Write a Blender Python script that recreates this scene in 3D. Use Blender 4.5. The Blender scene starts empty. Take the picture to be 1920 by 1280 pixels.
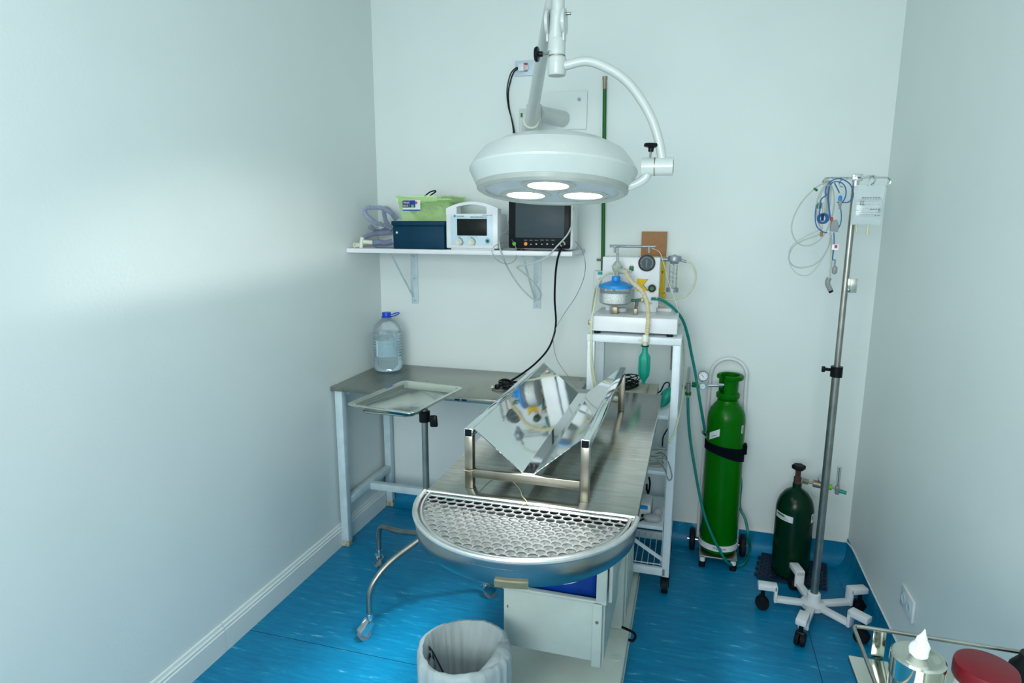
import bpy, bmesh, math, random
from mathutils import Vector, Matrix
random.seed(7)
C = bpy.context.scene.collection
PI = math.pi

# ---------------------------------------------------------------- camera
cam_d = bpy.data.cameras.new('camera')
cam = bpy.data.objects.new('camera', cam_d); C.objects.link(cam)
cam_d.sensor_width = 36.0
cam_d.lens = 36.0 * 1181.27 / 1920.0
cam_d.clip_start = 0.05
yaw, pitch, roll = math.radians(16.038), math.radians(10.622), math.radians(0.19)
fw = Vector((-math.sin(yaw)*math.cos(pitch), math.cos(yaw)*math.cos(pitch), -math.sin(pitch)))
rt = Vector((math.cos(yaw), math.sin(yaw), 0.0))
up = rt.cross(fw)
r2 = rt*math.cos(roll) + up*math.sin(roll)
u2 = up*math.cos(roll) - rt*math.sin(roll)
mw = Matrix((r2, u2, -fw)).transposed().to_4x4()
mw.translation = Vector((1.584, -3.0, 1.542))
cam.matrix_world = mw
bpy.context.scene.camera = cam

# ---------------------------------------------------------------- view, world and room lights
sc = bpy.context.scene
sc.view_settings.view_transform = 'Standard'
sc.view_settings.look = 'None'
sc.view_settings.exposure = 0.34
sc.view_settings.gamma = 1.0
sc.view_settings.use_curve_mapping = False
sc.cycles.max_bounces = 10
sc.cycles.transparent_max_bounces = 16
sc.cycles.sample_clamp_indirect = 4.0
sc.cycles.use_denoising = True
w = bpy.data.worlds.new('world'); sc.world = w; w.use_nodes = True
w.node_tree.nodes['Background'].inputs[0].default_value = (0.72, 0.86, 1.0, 1)
w.node_tree.nodes['Background'].inputs[1].default_value = 0.25

def light(name, typ, loc, target, energy, color, **kw):
    d = bpy.data.lights.new(name, typ); o = bpy.data.objects.new(name, d); C.objects.link(o)
    d.energy = energy; d.color = color
    for k, v in kw.items(): setattr(d, k, v)
    o.location = loc
    o.rotation_euler = (Vector(target) - Vector(loc)).to_track_quat('-Z', 'Y').to_euler()
    return o
# daylight through the window behind the camera, over its sill
light('window_daylight', 'AREA', (1.25, -4.75, 1.75), (1.2, 0.0, 1.6), 62, (0.94, 0.99, 1.0), shape='RECTANGLE', size=1.7, size_y=1.1)
# unseen spot added outside, aimed over the sill to brighten the left wall
light('wall_patch_spot', 'SPOT', (3.15, -7.4, 1.13), (0.0, -1.10, 1.37), 860, (1.0, 0.97, 0.93), spot_size=math.radians(7.4), spot_blend=1.0, shadow_soft_size=0.06)
# unseen fill light added below the ceiling for ambient, without a fixture
light('ceiling_fill_light', 'AREA', (1.15, -3.3, 2.74), (1.15, -3.0, 0), 16, (0.94, 1.0, 0.99), shape='RECTANGLE', size=1.4, size_y=0.9)

# ---------------------------------------------------------------- materials
def new_mat(name):
    m = bpy.data.materials.new(name); m.use_nodes = True
    return m, m.node_tree, m.node_tree.nodes['Principled BSDF']
def srgb(r, g, b):
    f = lambda c: (c/12.92 if c <= 0.04045 else ((c+0.055)/1.055)**2.4)
    return (f(r/255), f(g/255), f(b/255), 1)
def simple(name, col, rough=0.5, metal=0.0, var=0.06, scale=30, bump=0.0, bscale=60, spec=None, coat=0.0, alpha=1.0, trans=0.0, ior=1.45, stretch=(1,1,1), rvar=0.0):
    m, nt, b = new_mat(name)
    b.inputs['Metallic'].default_value = metal
    b.inputs['Roughness'].default_value = rough
    b.inputs['Coat Weight'].default_value = coat
    b.inputs['Alpha'].default_value = alpha
    b.inputs['Transmission Weight'].default_value = trans
    b.inputs['IOR'].default_value = ior
    if spec is not None: b.inputs['Specular IOR Level'].default_value = spec
    tc = nt.nodes.new('ShaderNodeTexCoord'); mp = nt.nodes.new('ShaderNodeMapping')
    mp.inputs['Scale'].default_value = stretch
    nt.links.new(tc.outputs['Object'], mp.inputs[0])
    n = nt.nodes.new('ShaderNodeTexNoise'); n.inputs['Scale'].default_value = scale; n.inputs['Detail'].default_value = 5
    nt.links.new(mp.outputs[0], n.inputs[0])
    r = nt.nodes.new('ShaderNodeValToRGB')
    r.color_ramp.elements[0].position = 0.3; r.color_ramp.elements[1].position = 0.7
    r.color_ramp.elements[0].color = tuple(c*(1-var) for c in col[:3]) + (1,)
    r.color_ramp.elements[1].color = tuple(min(1, c*(1+var)) for c in col[:3]) + (1,)
    nt.links.new(n.outputs[0], r.inputs[0]); nt.links.new(r.outputs[0], b.inputs['Base Color'])
    if rvar:
        q = nt.nodes.new('ShaderNodeMapRange')
        q.inputs[3].default_value = max(0.02, rough-rvar); q.inputs[4].default_value = rough+rvar
        nt.links.new(n.outputs[0], q.inputs[0]); nt.links.new(q.outputs[0], b.inputs['Roughness'])
    if bump:
        n2 = nt.nodes.new('ShaderNodeTexNoise'); n2.inputs['Scale'].default_value = bscale; n2.inputs['Detail'].default_value = 6
        nt.links.new(mp.outputs[0], n2.inputs[0])
        bp = nt.nodes.new('ShaderNodeBump'); bp.inputs['Strength'].default_value = bump; bp.inputs['Distance'].default_value = 0.01
        nt.links.new(n2.outputs[0], bp.inputs['Height']); nt.links.new(bp.outputs[0], b.inputs['Normal'])
    return m
def clear(name, tint, rough=0.05, amount=0.85):
    m, nt, b = new_mat(name)
    out = nt.nodes['Material Output']; nt.nodes.remove(b)
    t = nt.nodes.new('ShaderNodeBsdfTransparent'); t.inputs[0].default_value = tint
    g = nt.nodes.new('ShaderNodeBsdfPrincipled'); g.inputs['Base Color'].default_value = tint; g.inputs['Roughness'].default_value = rough
    lw = nt.nodes.new('ShaderNodeFresnel'); lw.inputs[0].default_value = 1.45
    tc = nt.nodes.new('ShaderNodeTexCoord'); n = nt.nodes.new('ShaderNodeTexNoise'); n.inputs['Scale'].default_value = 40
    nt.links.new(tc.outputs['Object'], n.inputs[0])
    bp = nt.nodes.new('ShaderNodeBump'); bp.inputs['Strength'].default_value = 0.15; bp.inputs['Distance'].default_value = 0.005
    nt.links.new(n.outputs[0], bp.inputs['Height']); nt.links.new(bp.outputs[0], g.inputs['Normal'])
    mr = nt.nodes.new('ShaderNodeMapRange'); mr.inputs[3].default_value = 1-amount; mr.inputs[4].default_value = 1.0
    nt.links.new(lw.outputs[0], mr.inputs[0])
    mx = nt.nodes.new('ShaderNodeMixShader')
    nt.links.new(mr.outputs[0], mx.inputs[0]); nt.links.new(t.outputs[0], mx.inputs[1]); nt.links.new(g.outputs[0], mx.inputs[2])
    nt.links.new(mx.outputs[0], out.inputs[0])
    return m
def emit(name, col, strength):
    m, nt, b = new_mat(name)
    b.inputs['Base Color'].default_value = (0.8, 0.8, 0.8, 1)
    b.inputs['Emission Color'].default_value = col; b.inputs['Emission Strength'].default_value = strength
    return m

M = {}
M['wall'] = simple('wall_paint', (0.74, 0.815, 0.80, 1), 0.45, var=0.015, scale=3, bump=0.05, bscale=90, spec=0.35)
M['ceil'] = simple('ceiling_paint', (0.74, 0.78, 0.78, 1), 0.8, var=0.02, scale=3)
M['white'] = simple('white_enamel', (0.72, 0.75, 0.77, 1), 0.32, var=0.04, scale=14)
M['lampwhite'] = simple('lamp_enamel', (0.55, 0.61, 0.59, 1), 0.28, var=0.04, scale=9, coat=0.3)
M['lampgrey'] = simple('lamp_ring_grey', (0.36, 0.40, 0.37, 1), 0.4, var=0.05)
M['lampface'] = simple('lamp_face_plate', (0.42, 0.50, 0.56, 1), 0.25, metal=0.3, var=0.05)
M['framewhite'] = simple('painted_frame', (0.55, 0.68, 0.72, 1), 0.4, var=0.08, scale=18)
M['cream'] = simple('cream_paint', (0.50, 0.57, 0.52, 1), 0.5, var=0.07, scale=9, bump=0.04)
M['rack'] = simple('rack_white', (0.68, 0.76, 0.80, 1), 0.35, var=0.04)
M['ivory'] = simple('ivory_plastic', (0.66, 0.68, 0.58, 1), 0.4, var=0.05)
M['beige'] = simple('beige_plastic', (0.40, 0.43, 0.35, 1), 0.45, var=0.05)
M['steel'] = simple('polished_steel', (0.50, 0.53, 0.52, 1), 0.18, metal=1, var=0.12, scale=5, bump=0.02, bscale=10, rvar=0.06)
M['pole'] = simple('pole_steel', (0.34, 0.34, 0.31, 1), 0.36, metal=1, var=0.15, scale=20)
M['skirt'] = simple('skirt_steel', (0.36, 0.38, 0.37, 1), 0.25, metal=1, var=0.25, scale=5)
M['chrome'] = simple('chrome', (0.72, 0.74, 0.73, 1), 0.1, metal=1, var=0.04)
M['mirror'] = simple('trough_steel', (0.76, 0.79, 0.79, 1), 0.045, metal=1, var=0.06, scale=4, bump=0.03, bscale=6, rvar=0.03)
M['legsteel'] = simple('square_tube_steel', (0.31, 0.29, 0.24, 1), 0.3, metal=1, var=0.25, scale=12)
M['tabletop'] = simple('table_steel', (0.30, 0.315, 0.285, 1), 0.13, metal=0.84, var=0.16, scale=9, bump=0.05, bscale=26, stretch=(1.2, 9.0, 1.0), rvar=0.06)
M['bench'] = simple('bench_steel', (0.34, 0.35, 0.305, 1), 0.30, metal=1, var=0.10, scale=7, bump=0.05, bscale=20, stretch=(4, 1, 1), rvar=0.08)
M['pan'] = simple('pan_steel', (0.47, 0.48, 0.47, 1), 0.38, metal=0.75, var=0.12, scale=20)
M['grid'] = simple('grid_steel', (0.66, 0.67, 0.66, 1), 0.32, metal=0.9, var=0.10, scale=20)
M['tray'] = simple('tray_steel', (0.58, 0.60, 0.53, 1), 0.10, metal=1, var=0.06, scale=9, bump=0.02, bscale=14)
M['brass'] = simple('dull_brass', (0.30, 0.26, 0.19, 1), 0.4, metal=0.7, var=0.2)
M['gold'] = simple('yellow_brass', (0.7, 0.48, 0.08, 1), 0.3, metal=0.9)
M['black'] = simple('black_plastic', (0.004, 0.006, 0.008, 1), 0.35, var=0.2, spec=0.22)
M['rubber'] = simple('black_rubber', (0.005, 0.008, 0.011, 1), 0.6, var=0.2, spec=0.2)
M['blackfabric'] = simple('black_webbing', (0.002, 0.004, 0.010, 1), 0.9, var=0.3, spec=0.1, bump=0.3, bscale=200)
M['screen'] = simple('screen_off', (0.05, 0.072, 0.082, 1), 0.35, var=0.02, spec=0.2)
M['screen2'] = simple('small_screen_off', (0.008, 0.012, 0.012, 1), 0.35, var=0.02, spec=0.15)
M['navy'] = simple('navy_plastic', (0.0, 0.034, 0.072, 1), 0.5, var=0.15, scale=10, spec=0.2)
M['panelblue'] = simple('panel_pale_blue', (0.54, 0.68, 0.75, 1), 0.35, var=0.03)
M['bluecap'] = simple('blue_cap', (0.0, 0.06, 0.55, 1), 0.35)
M['bluelid'] = simple('blue_lid', (0.0, 0.25, 0.68, 1), 0.35)
M['bluewire'] = simple('blue_cable', (0.01, 0.10, 0.30, 1), 0.4)
M['bluelabel'] = simple('label_blue', (0.0, 0.02, 0.35, 1), 0.4)
M['bluebag'] = simple('blue_plastic_sheet', (0.0, 0.035, 0.26, 1), 0.35, var=0.3, scale=9)
M['greywire'] = simple('grey_cable', (0.44, 0.50, 0.46, 1), 0.45)
M['greyplug'] = simple('grey_plug', (0.24, 0.26, 0.27, 1), 0.45)
M['greymetal'] = simple('grey_casting', (0.28, 0.32, 0.35, 1), 0.35, metal=0.5, var=0.15)
M['cyl'] = simple('cylinder_green', (0.0, 0.12, 0.0, 1), 0.26, var=0.08, scale=6, spec=0.22)
M['cyldark'] = simple('cylinder_dark_green', (0.0, 0.021, 0.008, 1), 0.22, var=0.12, scale=6, spec=0.25)
M['green'] = simple('green_fitting', (0.0, 0.13, 0.01, 1), 0.4)
M['lime'] = simple('lime_dot', (0.12, 0.50, 0.02, 1), 0.4)
M['orange'] = simple('orange_dot', (0.9, 0.25, 0.0, 1), 0.4)
M['pipe'] = simple('green_pipe_paint', (0.0, 0.11, 0.01, 1), 0.45)
M['teal'] = simple('teal_hose', (0.0, 0.19, 0.16, 1), 0.4)
M['tealbag'] = simple('teal_rubber', (0.0, 0.27, 0.19, 1), 0.38, var=0.12, scale=10)
M['cream_hose'] = simple('cream_corrugated', (0.58, 0.52, 0.33, 1), 0.5)
M['cream_tube'] = simple('cream_tubing', (0.55, 0.58, 0.42, 1), 0.35)
M['yellow'] = simple('yellow_card', (0.78, 0.50, 0.0, 1), 0.6)
M['card'] = simple('brown_cardboard', (0.36, 0.19, 0.09, 1), 0.8, var=0.08, scale=60)
M['red'] = simple('red_plastic', (0.15, 0.003, 0.010, 1), 0.4)
M['redlabel'] = simple('red_mark', (0.6, 0.02, 0.01, 1), 0.5)
M['paper'] = simple('paper_label', (0.66, 0.72, 0.72, 1), 0.6)
M['ink'] = simple('dark_ink', (0.02, 0.04, 0.06, 1), 0.6)
M['tealink'] = simple('teal_ink', (0.0, 0.35, 0.33, 1), 0.5)
M['iv_ink'] = simple('iv_print', (0.20, 0.19, 0.22, 1), 0.6)
M['twine'] = simple('cotton_twine', (0.42, 0.38, 0.25, 1), 0.9)
M['cotton'] = simple('cotton_wool', (0.85, 0.90, 0.92, 1), 0.95)
M['mauve'] = simple('mauve_mask', (0.42, 0.45, 0.47, 1), 0.4)
M['rust'] = simple('rusty_foot', (0.36, 0.36, 0.28, 1), 0.7, var=0.7, scale=60)
M['liner_ink'] = simple('liner_print', (0.005, 0.02, 0.04, 1), 0.6)
M['hose_clear'] = simple('blue_grey_corrugated', (0.38, 0.45, 0.60, 1), 0.3, var=0.08, alpha=0.78)
M['clear'] = clear('clear_plastic', (0.93, 0.97, 0.97, 1), 0.06, 0.88)
M['bottle'] = clear('bottle_plastic', (0.93, 0.98, 1.0, 1), 0.05, 0.90)
M['water'] = simple('bottle_water', (0.86, 0.96, 1.0, 1), 0.03, trans=1.0, ior=1.25, var=0.0)
M['lime_clear'] = simple('lime_translucent', (0.60, 0.90, 0.36, 1), 0.3, alpha=0.30, var=0.03)
M['liner'] = simple('bin_liner', (0.46, 0.54, 0.55, 1), 0.45, alpha=0.86, var=0.10, scale=7, bump=0.25, bscale=14, stretch=(5, 5, 0.7))
M['granule'] = None
M['lime_inner'] = simple('sorted_tubing_green', (0.16, 0.34, 0.16, 1), 0.4, var=0.4)
M['lampon'] = emit('lamp_led', (1.0, 0.99, 0.95, 1), 14.0)

def granule_mat():
    m, nt, b = new_mat('soda_lime_granules')
    tc = nt.nodes.new('ShaderNodeTexCoord'); v = nt.nodes.new('ShaderNodeTexVoronoi'); v.inputs['Scale'].default_value = 480
    nt.links.new(tc.outputs['Object'], v.inputs[0])
    r = nt.nodes.new('ShaderNodeValToRGB')
    r.color_ramp.elements[0].color = (0.82, 0.83, 0.80, 1); r.color_ramp.elements[0].position = 0.55
    r.color_ramp.elements[1].color = (0.06, 0.07, 0.08, 1); r.color_ramp.elements[1].position = 0.90
    nt.links.new(v.outputs[0], r.inputs[0]); nt.links.new(r.outputs[0], b.inputs['Base Color'])
    b.inputs['Roughness'].default_value = 0.6
    return m
M['granule'] = granule_mat()

def floor_mat():
    m, nt, b = new_mat('blue_vinyl')
    tc = nt.nodes.new('ShaderNodeTexCoord')
    mp = nt.nodes.new('ShaderNodeMapping'); mp.inputs['Scale'].default_value = (3.0, 21, 1); mp.inputs['Rotation'].default_value = (0, 0, math.radians(2))
    nt.links.new(tc.outputs['Object'], mp.inputs[0])
    n = nt.nodes.new('ShaderNodeTexNoise'); n.inputs['Scale'].default_value = 2.4; n.inputs['Detail'].default_value = 11; n.inputs['Roughness'].default_value = 0.74
    n.inputs['Distortion'].default_value = 0.35
    nt.links.new(mp.outputs[0], n.inputs[0])
    r = nt.nodes.new('ShaderNodeValToRGB'); e = r.color_ramp.elements
    e[0].position = 0.34; e[0].color = (0.0, 0.155, 0.325, 1)
    e[1].position = 0.54; e[1].color = (0.0, 0.208, 0.40, 1)
    x = e.new(0.61); x.color = (0.005, 0.255, 0.45, 1)
    x = e.new(0.685); x.color = (0.25, 0.50, 0.63, 1)
    nt.links.new(n.outputs[0], r.inputs[0]); nt.links.new(r.outputs[0], b.inputs['Base Color'])
    b.inputs['Roughness'].default_value = 0.42
    b.inputs['Specular IOR Level'].default_value = 0.35
    return m
M['vinyl'] = floor_mat()

# ---------------------------------------------------------------- mesh helpers
class MB:
    def __init__(s): s.bm = bmesh.new()
    def box(s, lo, hi, bev=0.0, rot=None, seg=2):
        c = [(a+b)/2 for a, b in zip(lo, hi)]; d = [abs(b-a) for a, b in zip(lo, hi)]
        g = bmesh.ops.create_cube(s.bm, size=1.0)['verts']
        bmesh.ops.scale(s.bm, vec=d, verts=g)
        if bev:
            es = list({e for v in g for e in v.link_edges})
            res = bmesh.ops.bevel(s.bm, geom=es, offset=min(bev, min(d)*0.49), segments=seg, profile=0.5, affect='EDGES')
            g = list({v for v in res['verts']} | {v for v in g if v.is_valid})
        mt = Matrix.Translation(c) @ (rot.to_4x4() if rot else Matrix.Identity(4))
        bmesh.ops.transform(s.bm, matrix=mt, verts=g)
        return s
    def bar(s, p0, p1, wd, th, bev=0.0, upv=(0, 0, 1)):
        p0, p1 = Vector(p0), Vector(p1); d = p1-p0; L = d.length; d.normalize()
        u = Vector(upv); sd = d.cross(u)
        if sd.length < 1e-4: u = Vector((0, 1, 0)); sd = d.cross(u)
        sd.normalize(); u = sd.cross(d)
        R = Matrix((d, sd, u)).transposed(); c = (p0+p1)/2
        return s.box(c-Vector((L/2, wd/2, th/2)), c+Vector((L/2, wd/2, th/2)), bev, R)
    def ring(s, verts_a, verts_b):
        n = len(verts_a)
        for i in range(n): s.bm.faces.new((verts_a[i], verts_a[(i+1) % n], verts_b[(i+1) % n], verts_b[i]))
    def tube(s, pts, r, seg=8, smooth=True, step=6, corr=0.0, corr_n=0, closed=False):
        P = spline(pts, step) if smooth else [Vector(p) for p in pts]
        if corr_n: P = resample(P, corr_n)
        n = len(P); rings = []; T0 = (P[1]-P[0]).normalized()
        N = T0.orthogonal().normalized()
        for i, p in enumerate(P):
            T = (P[min(i+1, n-1)]-P[max(i-1, 0)]).normalized()
            N = (N - T*N.dot(T)); N = N.normalized() if N.length > 1e-6 else T.orthogonal().normalized()
            B = T.cross(N)
            rr = r(i/(n-1)) if callable(r) else r
            if corr_n: rr *= (1+corr if i % 2 else 1-corr)
            rings.append([s.bm.verts.new(p + (N*math.cos(2*PI*k/seg)+B*math.sin(2*PI*k/seg))*rr) for k in range(seg)])
        for a, b in zip(rings, rings[1:]): s.ring(a, b)
        if closed: s.ring(rings[-1], rings[0])
        else:
            s.bm.faces.new(list(reversed(rings[0]))); s.bm.faces.new(rings[-1])
        return s
    def cyl(s, p0, p1, r0, r1=None, seg=20):
        r1 = r0 if r1 is None else r1
        return s.tube([p0, p1], lambda t: r0+(r1-r0)*t, seg, smooth=False)
    def lathe(s, prof, c=(0, 0, 0), seg=32, a0=0.0, a1=2*PI, mtx=None, closed_prof=False, cap=True):
        full = abs(a1-a0-2*PI) < 1e-6; m = seg if full else seg+1
        mt = mtx if mtx else Matrix.Translation(c)
        cols = []
        for k in range(m):
            a = a0+(a1-a0)*k/seg
            col = []
            for (r, z) in prof:
                if r < 1e-6 and full:
                    if k == 0: col.append(s.bm.verts.new(mt @ Vector((0, 0, z))))
                    else: col.append(cols[0][len(col)])
                else: col.append(s.bm.verts.new(mt @ Vector((r*math.cos(a), r*math.sin(a), z))))
            cols.append(col)
        np_ = len(prof)
        for k in range(seg):
            a, b = cols[k], cols[(k+1) % m]
            for i in range(np_ if closed_prof else np_-1):
                j = (i+1) % np_
                vs = []
                for v in (a[i], b[i], b[j], a[j]):
                    if v not in vs: vs.append(v)
                if len(vs) > 2: s.bm.faces.new(vs)
        if closed_prof and not full:
            s.bm.faces.new(cols[0]); s.bm.faces.new(list(reversed(cols[-1])))
        return s
    def prism(s, poly, axis, a, b):
        # poly of 2-D points extruded along axis from a to b
        def mk(p, t):
            if axis == 'x': return Vector((t, p[0], p[1]))
            if axis == 'y': return Vector((p[0], t, p[1]))
            return Vector((p[0], p[1], t))
        A = [s.bm.verts.new(mk(p, a)) for p in poly]; B = [s.bm.verts.new(mk(p, b)) for p in poly]
        s.bm.faces.new(A); s.bm.faces.new(list(reversed(B))); s.ring(A, B)
        return s
    def sphere(s, c, r, sc=(1, 1, 1), u=16, v=10, rot=None):
        g = bmesh.ops.create_uvsphere(s.bm, u_segments=u, v_segments=v, radius=r)['verts']
        bmesh.ops.scale(s.bm, vec=sc, verts=g)
        bmesh.ops.transform(s.bm, matrix=Matrix.Translation(c) @ (rot.to_4x4() if rot else Matrix.Identity(4)), verts=g)
        return s
    def quad(s, pts):
        s.bm.faces.new([s.bm.verts.new(p) for p in pts]); return s
    def xform(s, mt):
        bmesh.ops.transform(s.bm, matrix=mt, verts=s.bm.verts); return s
def spline(pts, step=6):
    P = [Vector(p) for p in pts]
    if len(P) < 3: return P
    Q = [P[0]*2-P[1]] + P + [P[-1]*2-P[-2]]; out = []
    for i in range(1, len(Q)-2):
        p0, p1, p2, p3 = Q[i-1:i+3]
        for k in range(step):
            t = k/step
            out.append(0.5*((2*p1)+(p2-p0)*t+(2*p0-5*p1+4*p2-p3)*t*t+(3*p1-p0-3*p2+p3)*t**3))
    out.append(P[-1]); return out
def resample(P, n):
    L = [0]
    for a, b in zip(P, P[1:]): L.append(L[-1]+(b-a).length)
    out = []; j = 0
    for i in range(n):
        d = L[-1]*i/(n-1)
        while j < len(L)-2 and L[j+1] < d: j += 1
        t = (d-L[j])/max(1e-9, L[j+1]-L[j]); out.append(P[j].lerp(P[j+1], min(1, t)))
    return out

def origin_of(parent):
    o = Vector((0, 0, 0))
    while parent: o += parent.location; parent = parent.parent
    return o
def obj(name, mb, mat, parent=None, label=None, loc=None, ang=35, flat=False):
    """link the collected shapes as one mesh object; shapes are given in room coordinates"""
    off = origin_of(parent) if parent else Vector(loc if loc else (0, 0, 0))
    bmesh.ops.recalc_face_normals(mb.bm, faces=mb.bm.faces)
    bmesh.ops.translate(mb.bm, vec=-off, verts=mb.bm.verts)
    me = bpy.data.meshes.new(name); mb.bm.to_mesh(me); mb.bm.free()
    if not flat:
        me.polygons.foreach_set('use_smooth', [True]*len(me.polygons))
        me.set_sharp_from_angle(angle=math.radians(ang))
    me.materials.append(M[mat] if isinstance(mat, str) else mat)
    o = bpy.data.objects.new(name, me); C.objects.link(o)
    if parent: o.parent = parent
    else: o.location = off
    if label: o['label'] = label
    return o
def thing(name, label, cat, loc, group=None):
    o = bpy.data.objects.new(name, None); C.objects.link(o); o.empty_display_size = 0.05
    o.location = loc; o['label'] = label; o['category'] = cat
    if group: o['group'] = group
    return o
def tag(o, label, cat, group=None):
    o['label'] = label; o['category'] = cat
    if group: o['group'] = group
    return o
def struct(name, mb, mat, **kw):
    o = obj(name, mb, mat, **kw); o['kind'] = 'structure'; return o
def text(name, s, size, loc, mat, parent, ext=0.0004, align='LEFT', rotz=0.0, tilt=PI/2, font_w=1.0, tmx=None):
    cu = bpy.data.curves.new(name, 'FONT'); cu.body = s; cu.size = size; cu.extrude = ext; cu.align_x = align; cu.resolution_u = 2
    t = bpy.data.objects.new('tmp_text', cu); C.objects.link(t)
    dg = bpy.context.evaluated_depsgraph_get(); dg.update()
    me = bpy.data.meshes.new_from_object(t.evaluated_get(dg)); bpy.data.objects.remove(t)
    m = MB(); m.bm.from_mesh(me); bpy.data.meshes.remove(me)
    mt = tmx if tmx else Matrix.Translation(loc) @ Matrix.Rotation(rotz, 4, 'Z') @ Matrix.Rotation(tilt, 4, 'X') @ Matrix.Scale(font_w, 4, (1, 0, 0))
    m.xform(mt)
    return obj(name, m, mat, parent)
def dashes(mb, x0, x1, y, z, h, n, seed=1):
    rnd = random.Random(seed); x = x0
    for i in range(n):
        wd = (x1-x0)/n*rnd.uniform(0.5, 0.9)
        mb.box((x, y-0.0006, z), (x+wd, y+0.0003, z+h)); x += (x1-x0)/n
    return mb
def solidify(o, t):
    md = o.modifiers.new('thickness', 'SOLIDIFY'); md.thickness = t; md.offset = 0; return o

# ---------------------------------------------------------------- the room
RW, RF, RH = 2.33, -4.4, 2.78
struct('floor', MB().box((-0.05, RF-0.1, -0.05), (RW+0.05, 0.05, 0)), 'vinyl')
struct('wall_back', MB().box((-0.1, 0, 0), (RW+0.1, 0.1, RH)), 'wall')
struct('wall_left', MB().box((-0.1, RF-0.1, 0), (0, 0, RH)), 'wall')
struct('wall_right', MB().box((RW, RF-0.1, 0), (RW+0.1, 0, RH)), 'wall')
struct('ceiling', MB().box((-0.1, RF-0.1, RH), (RW+0.1, 0.1, RH+0.1)), 'ceil')
WX0, WX1, WZ0, WZ1 = 0.35, 1.98, 1.18, 2.25
struct('wall_front', MB().box((0, RF-0.1, 0), (RW, RF, WZ0)).box((0, RF-0.1, WZ1), (RW, RF, RH)).box((0, RF-0.1, WZ0), (WX0, RF, WZ1)).box((WX1, RF-0.1, WZ0), (RW, RF, WZ1)), 'wall')
win = struct('window_1', MB().box((WX0, RF-0.08, WZ0), (WX1, RF-0.03, WZ0+0.04)).box((WX0, RF-0.08, WZ1-0.04), (WX1, RF-0.03, WZ1))
       .box((WX0, RF-0.08, WZ0+0.04), (WX0+0.04, RF-0.03, WZ1-0.04)).box((WX1-0.04, RF-0.08, WZ0+0.04), (WX1, RF-0.03, WZ1-0.04)), 'white')
# vinyl coved up the back and right walls, with a white sealant bead
def cove(h):
    pts = [(0.0, 0.0), (0.055, 0.0015)]
    for k in range(1, 7):
        a = PI/2*k/7; pts.append((0.055-0.05*math.sin(a), 0.0015+0.05*(1-math.cos(a))))
    pts += [(0.0035, 0.055), (0.0035, h), (0, h)]
    return pts
struct('trim_1', MB().prism([(-a, b) for a, b in cove(0.107)], 'x', 0.0, RW), 'vinyl')
struct('trim_2', MB().prism([(RW-a, b) for a, b in cove(0.125)], 'y', RF, 0.0), 'vinyl')
bead = MB().tube([(0.9, -0.003, 0.109), (1.3, -0.004, 0.109), (1.7, -0.003, 0.108), (2.05, -0.005, 0.108), (2.2, -0.004, 0.110), (2.325, -0.006, 0.110)], 0.0035, 6)
bead.tube([(2.325, -0.004, 0.11), (2.326, -0.12, 0.130), (2.325, -0.35, 0.129), (2.326, -0.7, 0.127), (2.326, -1.4, 0.126), (2.326, -2.6, 0.126)], 0.004, 6)
struct('trim_3', bead, 'white')
# floor seams
struct('trim_4', MB().box((0.0, -1.1845, 0.0), (2.27, -1.1825, 0.0006)).box((2.083, -1.18, 0.0), (2.085, -0.06, 0.0006)), simple('seam_dark', (0.0, 0.02, 0.06, 1), 0.7))
# baseboard on the left wall with a moulded top and one open joint
bb = [(0.0, 0.0), (0.016, 0.0), (0.016, 0.082), (0.012, 0.086), (0.013, 0.094), (0.008, 0.098), (0.006, 0.108), (0.0, 0.110)]
struct('baseboard_left', MB().prism(bb, 'y', -1.307, -0.056).prism(bb, 'y', RF, -1.310).prism([(0, 0), (0.011, 0), (0.011, 0.08), (0, 0.1)], 'y', -1.311, -1.306), 'wall')

# ---------------------------------------------------------------- operating table
TZ = 0.89; TX0, TX1, TY0, TY1 = 0.974, 1.491, -1.655, -0.565
TCX, TCR = 1.2325, 0.2585
t = thing('operating_table', 'stainless steel veterinary operating table with round perforated drain end on cream pedestal', 'table', (TCX, -0.9, 0))
top = MB().box((TX0, TY0+0.001, TZ-0.022), (TX1, TY1, TZ), 0.003)
obj('table_top', top, 'tabletop', t)
lip = MB().tube([(TX0+0.002, TY0+0.004, TZ+0.001), (TX1-0.002, TY0+0.004, TZ+0.001)], 0.0035, 8, smooth=False)
lip.box((TX0+0.003, TY0-0.006, TZ-0.03), (TX1-0.003, TY0, TZ-0.002))
obj('edge_lip', lip, 'grid', t)
# round basin: outer skirt, rolled rim, floor
def arc(r, z, n=56, a0=PI, a1=2*PI, cx=TCX, cy=TY0): return [Vector((cx+r*math.cos(a0+(a1-a0)*k/n), cy+r*math.sin(a0+(a1-a0)*k/n), z)) for k in range(n+1)]
sk = MB().lathe([(TCR-0.004, TZ-0.004), (TCR, TZ-0.004), (TCR+0.001, TZ-0.02), (TCR-0.002, TZ-0.048), (TCR-0.012, TZ-0.060), (TCR-0.016, TZ-0.058), (TCR-0.006, TZ-0.046)], (TCX, TY0, 0), 72, PI, 2*PI, closed_prof=True)
obj('basin_skirt', sk, 'skirt', t)
pan = MB().lathe([(0.0, TZ-0.030), (TCR-0.006, TZ-0.020), (TCR-0.005, TZ-0.017), (0.0, TZ-0.026)], (TCX, TY0-0.006, 0), 60, PI, 2*PI, closed_prof=False)
obj('basin_floor', pan, 'pan', t)
obj('basin_gap_shade', MB().box((TCX-TCR+0.012, TY0-0.010, TZ-0.052), (TCX+TCR-0.012, TY0-0.007, TZ-0.006)), 'black', t)  # black strip standing in for the shaded gap behind the pan
rim = MB().tube(arc(TCR, TZ+0.001), 0.0065, 10, smooth=False)
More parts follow.
